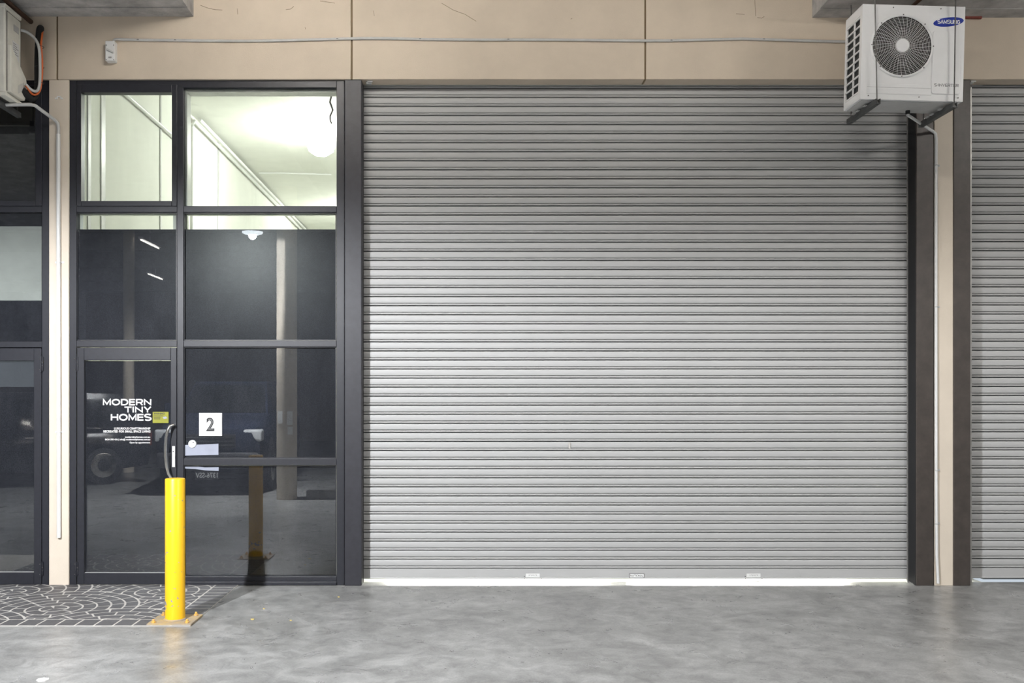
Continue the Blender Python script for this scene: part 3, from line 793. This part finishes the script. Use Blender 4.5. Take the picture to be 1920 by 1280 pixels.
    stroke_text('lettering', 'S-INVERTER', x0 + .022, x1 - .015, .116, .140, -.0082, M['print_black'], e, .13, .0006)
    # oval badge
    bx_, bz_, rx, rz, tilt = hw - .135, H - .128, .124, .037, math.radians(7.5)
    P = []
    for i in range(40):
        a = 2*math.pi*i/40; u, v = rx*math.cos(a), rz*math.sin(a)
        P.append((bx_ + u*math.cos(tilt) - v*math.sin(tilt), bz_ + u*math.sin(tilt) + v*math.cos(tilt)))
    MB().prism(P, 'y', -.003, 0).build('badge', M['blue'], e)
    stroke_text('badge_lettering', 'SAMSUNG', bx_ - .090, bx_ + .092, bz_ - .015, bz_ + .016, -.0031, M['print_white'], e, .2, .0008)
    # open side grille on the left: coil behind a lattice
    MB().box(-hw + .02, -hw + .03, .02, D - .02, .03, H - .03).build('coil', M['coil'], e)
    l = MB()
    for y0_, y1_ in ((0.0006, .045), (.152, .166), (D - .03, D)):
        l.box(-hw, -hw + .010, y0_, y1_, .0125, H - .0125)
    nrow = 9
    for k in range(nrow + 1):
        z = .07 + k*(H - .16)/nrow
        for ya, yb_ in ((.0452, .1518), (.1662, D - .0302)):
            l.box(-hw, -hw + .010, ya, yb_, z - .006, z + .006)
    for ya, yb_ in ((.0452, .1518), (.1662, D - .0302)):
        l.box(-hw, -hw + .010, ya, yb_, .0125, .06); l.box(-hw, -hw + .010, ya, yb_, H - .08, H - .0125)
    l.build('side_grille', M['white'], e)
    # underside tray
    MB().box(-hw + .02, hw - .03, .03, D - .02, -.006, 0).build('base_tray', M['pvc_grey'], e, bevel=.002)
    MB().lathe([(.018, -.03), (.018, 0)], (.089, .25, -.004), n=14).build('drain_spigot', M['black'], e, smooth=True)
    return e
AC = (PX(1709, -.71), -.71, PZ(188, -.71))
aircon(AC, math.radians(1.6))
# hanger under it: two rails and threaded rods up to the beam
hg = empty('air_conditioner_hanger', (AC[0], AC[1], AC[2] - .07)); tag(hg, 'pair of dark rails on long threaded rods carrying the air conditioner', 'bracket')
for px, dz in ((1643, 0.006), (1787, -.016)):
    x = PX(px, -.74)
    z1 = AC[2] - .008 + dz*1.0 - (.0 if px < 1700 else .0)
    z1 = min(z1, PZ(186 if px < 1700 else 193, -.74))
    MB().box(x - .020, x + .020, -.775, -.20, z1 - .045, z1 - .038).box(x + .013, x + .020, -.775, -.20, z1 - .038, z1 - .004).box(x - .020, x - .013, -.775, -.20, z1 - .038, z1 - .004).build('rail', M['rail'], hg)
    for fy in (-.62, -.48, -.40):
        MB().box(x - .04, x - .021, fy, fy + .05, z1 - .012, z1 - .004).build('rubber_pad', M['pvc_grey'], hg)
    top = 5.07
    dx = -.022 if px < 1700 else .016
    MB().tube([(x, -.755, z1 - .05), (x + dx, -.755, top + .06)], .0052, 8).build('rod', M['dullsteel'], hg)
    MB().tube([(x, -.25, z1 - .05), (x, -.25, top + .06)], .0052, 8).build('rod', M['dullsteel'], hg)
    MB().lathe([(.012, 0), (.012, .012)], (x, -.755, z1 - .036), n=6).build('nut', M['dullsteel'], hg)
dp = empty('drain_pipe', (PX(1755), -.005, 0)); tag(dp, 'thin white drain pipe from the air conditioner down the beige pier between shutters', 'pipe')
P0 = (PX(1702, -.46), -.46, AC[2] - .045)
MB().tube([P0, (PX(1748), -.012, PZ(247)), (PX(1753.5), -.006, PZ(251)), (PX(1755), -.004, PZ(260)), (PX(1754.5), -.004, PZ(500)), (PX(1755), -.004, PZ(900)), (PX(1756), -.004, PZ(1040)), (PX(1758.5), -.004, PZ(1093))], .0125, 12).build('pipe', M['pvc'], dp, smooth=True)
for py in (310, 575, 881, 981):
    x = PX(1755.5)
    MB().torus(.0145, .0035, (x, -.0065, PZ(py)), 20, 6, 'z').box(x + .012, x + .034, .006, .0118, PZ(py) - .008, PZ(py) + .008).build('saddle', M['pvc_grey'], dp)

# old unit at the left edge
xr, zt, zb_, y0 = PX(9, -.51), PZ(7, -.51), PZ(172, -.51), -.51
D2 = .28
ao = empty('air_conditioner', (xr - .4, y0 + .14, zb_)); tag(ao, 'weathered cream air conditioner cut off by the picture edge beside orange cables', 'air conditioner')
MB().box(xr - .82, xr, y0, y0 + D2, zb_, zt).build('casing', M['white_old'], ao, bevel=.012)
MB().box(xr - .828, xr + .006, y0 - .006, y0 + D2 + .004, zt - .03, zt + .004).build('lid', M['white_old'], ao, bevel=.006)
MB().box(xr, xr + .006, y0 + .035, y0 + D2 - .015, PZ(120, -.4), zt - .05).build('side_panel', M['white_old'], ao, bevel=.003)
zs0, zs1 = PZ(120, -.4), zt - .05
MB().box(xr, xr + .0045, y0 + .028, y0 + .034, zb_ + .02, zs1 + .006).box(xr, xr + .0045, y0 + .034, y0 + D2 - .012, zs1 + .001, zs1 + .006).box(xr, xr + .0045, y0 + D2 - .014, y0 + D2 - .009, zs0, zs1 + .006).build('panel_seam', M['dullsteel'], ao)
MB().box(xr + .006, xr + .010, y0 + .14, y0 + .23, zt - .17, zt - .115).build('grip_recess', M['pvc_grey'], ao, bevel=.002)
lb = MB().box(xr + .006, xr + .0075, y0 + .12, y0 + .235, zt - .44, zt - .26).build('rating_label', M['pvc'], ao)
b = MB()
for i in range(9):
    z = zt - .275 - i*.017
    b.box(xr + .0075, xr + .008, y0 + .13, y0 + (.18 + .04*((i*7) % 3)/2), z - .007, z)
b.build('label_print', M['print_grey'], ao)['kind'] = 'stuff'
# sloping valve cover below the side panel
zc0, zc1 = zb_ + .01, PZ(133, -.35)
MB().prism([(y0 + .035, zc1 + .18), (y0 + D2 + .03, zc1 - .02), (y0 + D2 + .045, zc1 - .07), (y0 + D2 + .045, zc0 + .07), (y0 + D2 - .0, zc0), (y0 + .035, zc0)], 'x', xr - .05, xr + .035).build('valve_cover', M['white_old'], ao, bevel=.006)
b = MB()
for i in range(5):
    b.box(xr + .035, xr + .0365, y0 + .16 + i*.022, y0 + .17 + i*.022, zc0 + .03 + i*.012, zc0 + .10 + i*.012)
b.build('cover_vents', M['pvc_grey'], ao)
MB().box(xr - .83, xr + .01, y0 - .005, y0 + D2 + .005, zb_ - .03, zb_ - .002).build('base_tray', M['white_old'], ao, bevel=.004)
MB().box(xr - .76, xr - .05, y0 + .02, y0 + D2 - .02, zb_ - .036, zb_ - .031).build('tray_underside', M['dullsteel'], ao)
hg2 = empty('air_conditioner_hanger', (xr - .2, y0, zb_ - .08)); tag(hg2, 'dark rail hanging under the weathered air conditioner', 'bracket')
for dx in (-.10, -.70):
    x = xr + dx
    MB().box(x - .02, x + .02, y0 - .05, y0 + .46, zb_ - .085, zb_ - .037).build('rail', M['rail'], hg2, bevel=.003)
    MB().tube([(x, y0 - .03, zb_ - .09), (x, y0 - .03, 5.12)], .005, 8).build('rod', M['dullsteel'], hg2)
    MB().tube([(x, y0 + .43, zb_ - .09), (x, y0 + .43, 5.12)], .005, 8).build('rod', M['dullsteel'], hg2)
def ptube(name, pts, r, m, label, cat, n=12, sub=4):
    """smooth tube through (px, py, Y) points"""
    V = [Vector((PX(x, y), y, PZ(z, y))) for x, z, y in pts]; Q = []
    for i in range(len(V)-1):
        p0, p1, p2, p3 = V[max(i-1, 0)], V[i], V[i+1], V[min(i+2, len(V)-1)]
        for k in range(sub):
            t = k/sub
            Q.append(0.5*((2*p1) + (p2-p0)*t + (2*p0-5*p1+4*p2-p3)*t*t + (3*p1-p0-3*p2+p3)*t**3))
    Q.append(V[-1])
    o = MB().tube(Q, r, n).build(name, m, smooth=True)
    if label: tag(o, label, cat)
    return o
lag = ptube('lagged_pipe', [(76,56,-.0),(76,53,-.05),(74,60,-.10),(72,85,-.10),(71,120,-.10),(71,150,-.10),(69,172,-.12),(60,184,-.16),(50,178,-.22),(42,168,-.27)], .030, M['lagging'],
      'thick black lagged pipe looping from the wall to the weathered air conditioner', 'pipe')
cg = empty('orange_cable', (PX(78,-.14), -.14, PZ(180,-.14))); tag(cg, 'thin orange cable tied along the black lagged pipe', 'cable')
o = ptube('cable', [(80,58,-.06),(79,66,-.13),(77,85,-.135),(79,110,-.135),(79,140,-.135),(76,165,-.14),(70,176,-.17),(60,176,-.21),(48,160,-.26)], .0085, M['orange'], None, None); put(o, cg)
ob = ptube('grey_conduit', [(36,56,-.22),(50,60,-.18),(62,69,-.15),(70,80,-.15),(74,95,-.15),(75,120,-.15),(75,145,-.15),(73,164,-.16),(68,171,-.18),(58,168,-.22),(48,158,-.26)], .0125, M['pvc_grey'],
      'flexible grey conduit curving in front of the black lagged pipe', 'conduit')
for py, yy in ((88, -.12), (126, -.12), (156, -.125)):
    MB().torus(.036, .0025, (PX(74, yy), yy, PZ(py, yy)), 24, 5, 'z').build('cable_tie', M['print_black'], cg)
wp = empty('drain_pipe', (PX(110.5), -.01, PZ(1007))); tag(wp, 'white drain pipe running down the beige pier left of the lettered door', 'pipe')
MB().tube([(PX(-30,-.35), -.35, PZ(197,-.35)), (PX(57,-.30), -.30, PZ(196,-.30)), (PX(66,-.27), -.27, PZ(198,-.27)), (PX(103,-.015), -.015, PZ(226)), (PX(109), -.008, PZ(232)), (PX(110.3), -.006, PZ(240)), (PX(110.3), -.006, PZ(256))], .0145, 12).build('upper_pipe', M['pvc_grey'], wp, smooth=True)
MB().tube([(PX(110.5), -.0115, PZ(252)), (PX(110.8), -.0115, PZ(600)), (PX(111.5), -.0115, PZ(1007))], .0175, 14).build('lower_pipe', M['pvc'], wp, smooth=True)
for py in (491.5, 809.5):
    x = PX(111)
    MB().torus(.0195, .003, (x, -.0115, PZ(py)), 20, 6, 'z').box(x - .040, x - .015, .008, .0118, PZ(py) - .008, PZ(py) + .008).box(x + .015, x + .040, .008, .0118, PZ(py) - .008, PZ(py) + .008).build('saddle', M['pvc'], wp)
x, z = PX(110), PZ(184)
sd = MB().prism([(x-.034, z-.006), (x-.014, z-.006), (x-.010, z+.010), (x+.010, z+.010), (x+.014, z-.006), (x+.034, z-.006), (x+.034, z+.004), (x+.018, z+.006), (x+.014, z+.019), (x-.014, z+.019), (x-.018, z+.006), (x-.034, z+.004)], 'y', .000, .0118).build('pipe_saddle', M['pvc'])
tag(sd, 'empty white pipe saddle near the top of the beige pier', 'saddle')

# isolator box and the conduit along the panels
ib = empty('isolator_switch', (PX(207), -.04, PZ(117))); tag(ib, 'small white isolator switch box on the beige panel', 'switch')
MB().box(PX(197, -.07), PX(215, -.07), -.072, 0, PZ(117, -.03), PZ(79.5, -.03)).build('body', M['pvc'], ib, bevel=.008)
x, z = PX(206, -.075), PZ(98, -.075)
MB().prism([(x-.030, z+.022), (x-.024, z+.034), (x+.032, z+.004), (x+.028, z-.010)], 'y', -.088, -.072).build('lever', M['pvc_grey'], ib, bevel=.003)
b = MB()
for sx, sz in ((-1, 1), (1, 1), (-1, -1), (1, -1)):
    b.lathe([(.004, -.002), (.004, 0)], (x + sx*.032, -.072, z + sz*.064), 'y', 8)
b.build('screws', M['print_black'], ib)['kind'] = 'stuff'
pbox(203, 209, 106, 109, -.0735, -.072).build('marking', M['print_grey'], ib)
cd = empty('surface_conduit', (PX(900), -.012, PZ(76))); tag(cd, 'long grey conduit clipped along the beige panels to the air conditioner', 'conduit')
cpts = [(213.5,80.5),(214,77),(217,74.8),(222,74.5),(262,76),(330,76.5),(400,77.5),(470,77.8),(540,76.5),(632,74),(680,72.8),(730,73),(790,74.5),(900,75.5),(950,75.3),(1040,75.5),(1210,77.3),(1258,77),(1330,75.2),(1390,73.8),(1430,74.8),(1500,77),(1600,79.5)]
MB().tube([(PX(a), -.0125, PZ(b_)) for a, b_ in cpts], .0115, 12).build('pipe', M['pvc_grey'], cd, smooth=True)
for a in (260, 329.5, 633, 788, 953, 1258, 1431):
    zz = min(cpts, key=lambda q: abs(q[0]-a))[1]
    MB().torus(.0125, .003, (PX(a), -.0125, PZ(zz)), 20, 6, 'z').build('saddle', M['dullsteel'], cd)

# stubs of pipe near the ceiling
o = MB().tube([(PX(58), .0, PZ(41)), (PX(58), -1.6, PZ(41))], .021, 12).build('pipe_stub', M['rust'], smooth=True); tag(o, 'rusty pipe running out of the wall above the orange cables', 'pipe')
o = MB().tube([(3.826, 0, 5.02), (3.826, -1.3, 5.02)], .016, 10).build('pipe_stub', M['rust'], smooth=True); tag(o, 'dark rusty pipe behind the top of the white air conditioner', 'pipe')
o = MB().tube([(PX(1745), -.016, PZ(32)), (PX(1838), -.016, PZ(34))], .015, 10).build('pipe_stub', M['redpaint'], smooth=True); tag(o, 'short red painted pipe along the wall top', 'pipe')

# ------------------------------------------------------------------ lamps of the bay
def highbay(loc, watts, col, label):
    e = empty('highbay_lamp', (loc[0], loc[1], loc[2])); tag(e, label, 'lamp', 'highbay lamps of the bay')
    MB().lathe([(.03, .30), (.09, .28), (.10, .12), (.19, .04), (.205, 0.0), (.195, 0.0), (.17, .035), (.02, .07)], loc, n=32).build('shade', M['metal_dark'], e, smooth=True)
    MB().lathe([(.165, .030), (.165, -.012), (.12, -.03), (.02, -.035)], loc, n=32).build('diffuser', M['led'], e, smooth=True)
    MB().tube([(loc[0], loc[1], loc[2] + .29), (loc[0], loc[1], 5.078)], .012, 8).build('stem', M['metal_dark'], e)
    l = bpy.data.lights.new('highbay_light', 'SPOT'); l.energy = watts; l.color = col; l.shadow_soft_size = .06
    l.spot_size = math.radians(172); l.spot_blend = .22
    o = bpy.data.objects.new('highbay_light', l); COL.objects.link(o); o.parent = e; o.location = (0, 0, -.05)
    return e
highbay((-3.42, -6.6, 4.33), HIGHBAY_W, C_HIGH, 'highbay lamp beside the round column, mirrored as a glow in the dark glass')
highbay((5.2, -6.8, 4.33), HIGHBAY2_W, C_HIGH2, 'second highbay lamp in front of the wide shutter')
def tube_mat(watts, _c={}):
    if watts not in _c: _c[watts] = emit('fluorescent_tube', C_BAT, watts / (math.pi * 2*math.pi*.016*1.2))
    return _c[watts]
def batten(x, y, watts, label, along='x', z=5.30, top=5.6):
    e = empty('batten_light', (x, y, z)); tag(e, label, 'lamp', 'ceiling battens of the bay')
    hx, hy = (.62, .05) if along == 'x' else (.05, .62)
    box(x - hx, x + hx, y - hy, y + hy, z + .03, z + .08).build('housing', M['white'], e, bevel=.006)
    d = Vector((1, 0, 0)) if along == 'x' else Vector((0, 1, 0))
    c = Vector((x, y, z + .008))
    MB().tube([c - d*.6, c + d*.6], .016, 10).build('tube', tube_mat(watts), e, smooth=True)
    MB().tube([(x, y, z + .08), (x, y, top)], .01, 8).build('stem', M['white'], e)
    return e
batten(-1.4, -2.4, BATTEN_W, 'ceiling batten close to the wall over the glazing')
batten(6.0, -3.0, BATTEN_W*.75, 'ceiling batten over the far shutter', 'x', 4.95, PZ(33) + .006)
batten(1.9, -2.6, BATTEN_W*.6, 'unseen ceiling batten added over the wide shutter to even the light')  # added lamp, evens the wall light and softens the air conditioner shadow
batten(-8.9, -18.4, BATTEN_FAR_W, 'far ceiling batten mirrored as a dash in the filmed pane', 'y', 5.1)
batten(-7.1, -12.6, BATTEN_FAR_W, 'ceiling batten above the parked cars', 'y', 5.1)
batten(3.0, -15.5, BATTEN_FAR_W, 'far ceiling batten behind the camera', 'x', 5.1)

# ------------------------------------------------------------------ what the dark glass mirrors: column, parked cars
rc = empty('round_column', (-2.90, -6.79, 0)); tag(rc, 'beige round concrete column mirrored in the dark panes', kind='structure')
MB().lathe([(.165, 0), (.165, 5.6)], (-2.90, -6.79, 0), n=40).build('shaft', M['beige_pil'], rc, smooth=True)
for i, (dx, w, z0, z1) in enumerate(((-.08, .10, 1.24, 1.44), (.075, .09, 1.22, 1.44), (.08, .08, 1.06, 1.19))):
    a = math.asin(dx/.165); x = -2.90 + .168*math.sin(a); y = -6.79 + .168*math.cos(a)
    o = bpy.data.objects.new('notice', MB().box(-w/2, w/2, 0, .002, z0, z1).mesh('notice', M['print_white'])); COL.objects.link(o)
    o.parent = rc; o.location = Vector((x, y, 0)) - rc.location; o.rotation_euler = (0, 0, -a)
rc2 = MB().lathe([(.12, 0), (.12, 5.6)], (-7.4, -12.1, 0), n=24).build('round_column', M['beige_pil'], smooth=True); tag(rc2, 'slim beige column mirrored in the lettered door', kind='structure')
kb = box(-2.6, 1.0, -6.9, -7.1, 0, .12).build('kerb', M['conc']); tag(kb, 'low concrete kerb beside the round column', kind='structure')

def car(loc, rot, paint, label, L=4.6, W=1.84, H=1.78, bonnet=1.15, plate=None, tail=False, sc=(1, 1, 1)):
    """front points to -x in the car's own frame"""
    e = empty('parked_car', (loc[0], loc[1], 0), local=True); e.rotation_euler = (0, 0, rot); e.scale = sc; tag(e, label, 'car', 'parked cars')
    hb, hl = .98, -L/2
    st = [(0, .45, .78, .80), (.06, .34, .86, .92), (.5, .27, .96, .98), (bonnet, .27, 1.04, 1.0), (bonnet+.75, .27, 1.06, 1.0), (L*.55, .27, 1.06, 1.0), (L-.5, .29, 1.06, 1.0), (L-.06, .34, 1.02, .97), (L, .45, .95, .88)]
    hw = W/2; b = MB(); vs, n = [], 10
    for x, zb, zt, k in st:
        w = hw*k
        half = [(w*.90, zb), (w, zb+.12), (w, zb+.30), (w*.985, zt-.10), (w*.90, zt)]
        vs += [(hl + x, y, z) for y, z in half] + [(hl + x, -y, z) for y, z in reversed(half)]
    fs = [(i*n+k, i*n+(k+1) % n, (i+1)*n+(k+1) % n, (i+1)*n+k) for i in range(len(st)-1) for k in range(n)]
    fs += [tuple(range(n)), tuple((len(st)-1)*n+k for k in range(n))]
    b.add(vs, fs).build('body', paint, e, smooth=True)
    # greenhouse
    gs = [(bonnet, 1.02, hw*.88, hw*.86), (bonnet+.72, H, hw*.9, hw*.70), (bonnet+1.6, H+.02, hw*.9, hw*.71), (L-.55, H-.02, hw*.9, hw*.69), (L-.08, 1.02, hw*.88, hw*.80)]
    b = MB(); vs = []
    for x, z, wl, wt in gs:
        vs += [(hl+x, wl, 1.02), (hl+x, wt, z), (hl+x, -wt, z), (hl+x, -wl, 1.02)]
    fs = [(i*4+k, i*4+k+1, (i+1)*4+k+1, (i+1)*4+k) for i in range(len(gs)-1) for k in range(3)]
    b.add(vs, fs).build('cabin', paint, e, smooth=True)
    # glazing panels a little proud of the cabin
    def side(x0, x1, s_, t0=.10, t1=.84, sl0=0, sl1=0):
        def pt(x, t):
            for (xa, za, la, ta), (xb, zb2, lb_, tb) in zip(gs, gs[1:]):
                if xa <= x <= xb: break
            u = (x - xa)/(xb - xa); zt_ = za + (zb2-za)*u; l = la + (lb_-la)*u; tt = ta + (tb-ta)*u
            return Vector((hl+x, s_*(l + (tt-l)*t + .006), 1.02 + (zt_-1.02)*t))
        P = [pt(x0, t0), pt(x1, t0), pt(x1 + sl1, t1), pt(x0 + sl0, t1)]
        Q = [p - Vector((0, s_*.01, 0)) for p in P]
        MB().add(P + Q, [(0,1,2,3), (7,6,5,4), (0,1,5,4), (1,2,6,5), (2,3,7,6), (3,0,4,7)]).build('window', M['carglass'], e)
    for s_ in (1, -1):
        side(bonnet+.42, bonnet+1.28, s_, sl0=.28); side(bonnet+1.38, bonnet+2.15, s_); side(bonnet+2.27, L-.62, s_, sl1=-.0)
    def slab(P, d, name, m):
        Q = [Vector(p) + Vector(d) for p in P]
        MB().add(list(P) + Q, [(0,1,2,3), (7,6,5,4), (0,1,5,4), (1,2,6,5), (2,3,7,6), (3,0,4,7)]).build(name, m, e)
    def lerp(a, c, t): return [a[i] + (c[i]-a[i])*t for i in range(3)]
    A0, A1, B0, B1 = (hl+bonnet, hw*.82, 1.02), (hl+bonnet, -hw*.82, 1.02), (hl+bonnet+.72, hw*.66, H), (hl+bonnet+.72, -hw*.66, H)
    slab([lerp(A0, B0, .08), lerp(A1, B1, .08), lerp(A1, B1, .9), lerp(A0, B0, .9)], (-.012, 0, .010), 'windscreen', M['carglass'])
    A0, A1, B0, B1 = (hl+L-.08, hw*.76, 1.02), (hl+L-.08, -hw*.76, 1.02), (hl+L-.55, hw*.64, H-.02), (hl+L-.55, -hw*.64, H-.02)
    slab([lerp(A0, B0, .1), lerp(A1, B1, .1), lerp(A1, B1, .85), lerp(A0, B0, .85)], (.012, 0, .008), 'rear_window', M['carglass'])
    for s_ in (1, -1):
        for x in (.86, L - .92):
            c = (hl + x, s_*(hw - .10), .37)
            w = MB(); 
            for k in range(28): pass
            w.add([(c[0] + r_*math.cos(2*math.pi*k/28), c[1] + dy, c[2] + r_*math.sin(2*math.pi*k/28)) for r_, dy in ((.30, -.11), (.37, -.08), (.37, .08), (.30, .11)) for k in range(28)],
                  [(i*28+k, i*28+(k+1) % 28, (i+1)*28+(k+1) % 28, (i+1)*28+k) for i in range(3) for k in range(28)] + [tuple(range(28)), tuple(84+k for k in range(28))])
            wo = w.build('wheel', M['rubber'], e, smooth=True)
            r_ = MB()
            r_.add([(c[0] + q*math.cos(2*math.pi*k/20), c[1] + s_*dy, c[2] + q*math.sin(2*math.pi*k/20)) for q, dy in ((.235, .112), (.22, .118), (.05, .105)) for k in range(20)],
                   [(i*20+k, i*20+(k+1) % 20, (i+1)*20+(k+1) % 20, (i+1)*20+k) for i in range(2) for k in range(20)] + [tuple(40+k for k in range(20))])
            ro = r_.build('rim', M['steel'], e, smooth=True); ro.parent = wo; ro.location = (0, 0, 0)
        MB().box(hl + .03, hl + .30, s_*(hw*.62), s_*(hw*.95), .70, .86).build('headlamp', M['lens'], e, bevel=.03)
        MB().box(hl + L - .14, hl + L + .01, s_*(hw*.72), s_*(hw*.93), .72, 1.0).build('tail_lamp', M['tail'] if tail else M['redpaint'], e, bevel=.02)
        MB().box(hl + bonnet + .38, hl + bonnet + .5, s_*(hw + .01), s_*(hw + .2), 1.04, 1.2).build('mirror', paint, e, bevel=.03)
        for x in (bonnet + 1.15, bonnet + 2.05):
            MB().box(hl + x, hl + x + .16, s_*(hw + .002), s_*(hw + .03), .90, .935).build('door_handle', M['steel'], e, bevel=.008)
    MB().box(hl - .02, hl + .06, -hw*.5, hw*.5, .62, .80).build('grille', M['print_black'], e, bevel=.01)
    for k in range(3):
        MB().box(hl - .03, hl - .02, -hw*.48, hw*.48, .65 + k*.05, .667 + k*.05).build('grille_bar', M['steel'], e)
    MB().box(hl - .05, hl + .12, -hw*.9, hw*.9, .36, .56).build('bumper', M['metal_dark'], e, bevel=.04)
    if plate:
        p = MB().box(hl - .062, hl - .05, -.186, .186, .21, .33).build('number_plate', M['print_black'], e, bevel=.003)
        t = text_fit('plate_lettering', plate, -.170, .170, .235, .305, 0, M['print_white'], None, .002, .02)
        for v in t.data.vertices: v.co = (hl - .0625 + v.co.y, -v.co.x, v.co.z)
        t.parent = e
    return e
car((-8.5, -9.2), math.radians(-35), M['car_dark'], 'black four wheel drive mirrored in the lettered door', H=1.74)
car((-4.42, -9.6), math.radians(-92), M['car_blue'], 'dark blue four wheel drive mirrored beside the number sign', plate='1376-SSV', H=1.50, W=1.75, sc=(1, 1.08, 1.3))
car((-12.0, -12.5), math.radians(-172), M['car_silver'], 'silver four wheel drive mirrored in the neighbouring door', H=1.80)

# ------------------------------------------------------------------ litter on the floor
def flake(px, py, w, m, name, label, cat, grp):
    d = EYE*FOC/(py - CY); x, y = (px - CX)*d/FOC, d - DIST
    P = [(x + w*math.cos(a)*(.6 + .4*random.random()), y + w*.9*math.sin(a)*(.6 + .4*random.random())) for a in [2*math.pi*k/7 for k in range(7)]]
    o = MB().prism(P, 'z', 0.0, .004).build(name, m); tag(o, label, cat, grp)
for px, py, w, lab in ((473.5, 1161, .018, 'yellow dry leaf on the concrete right of the bollard shadow'), (545, 1163, .012, 'small yellow leaf on the concrete below the charcoal column'),
        (495, 1141, .012, 'tiny yellow leaf near the far end of the bollard shadow'), (635, 1119, .014, 'curled yellow leaf on the floor at the foot of the charcoal column')):
    flake(px, py, w, M['leaf'], 'dry_leaf', lab, 'leaf', 'dry leaves on the floor')
flake(80, 1274, .045, M['chip'], 'paint_flake', 'white paint splash on the floor at the bottom edge near the paving', 'paint', None)
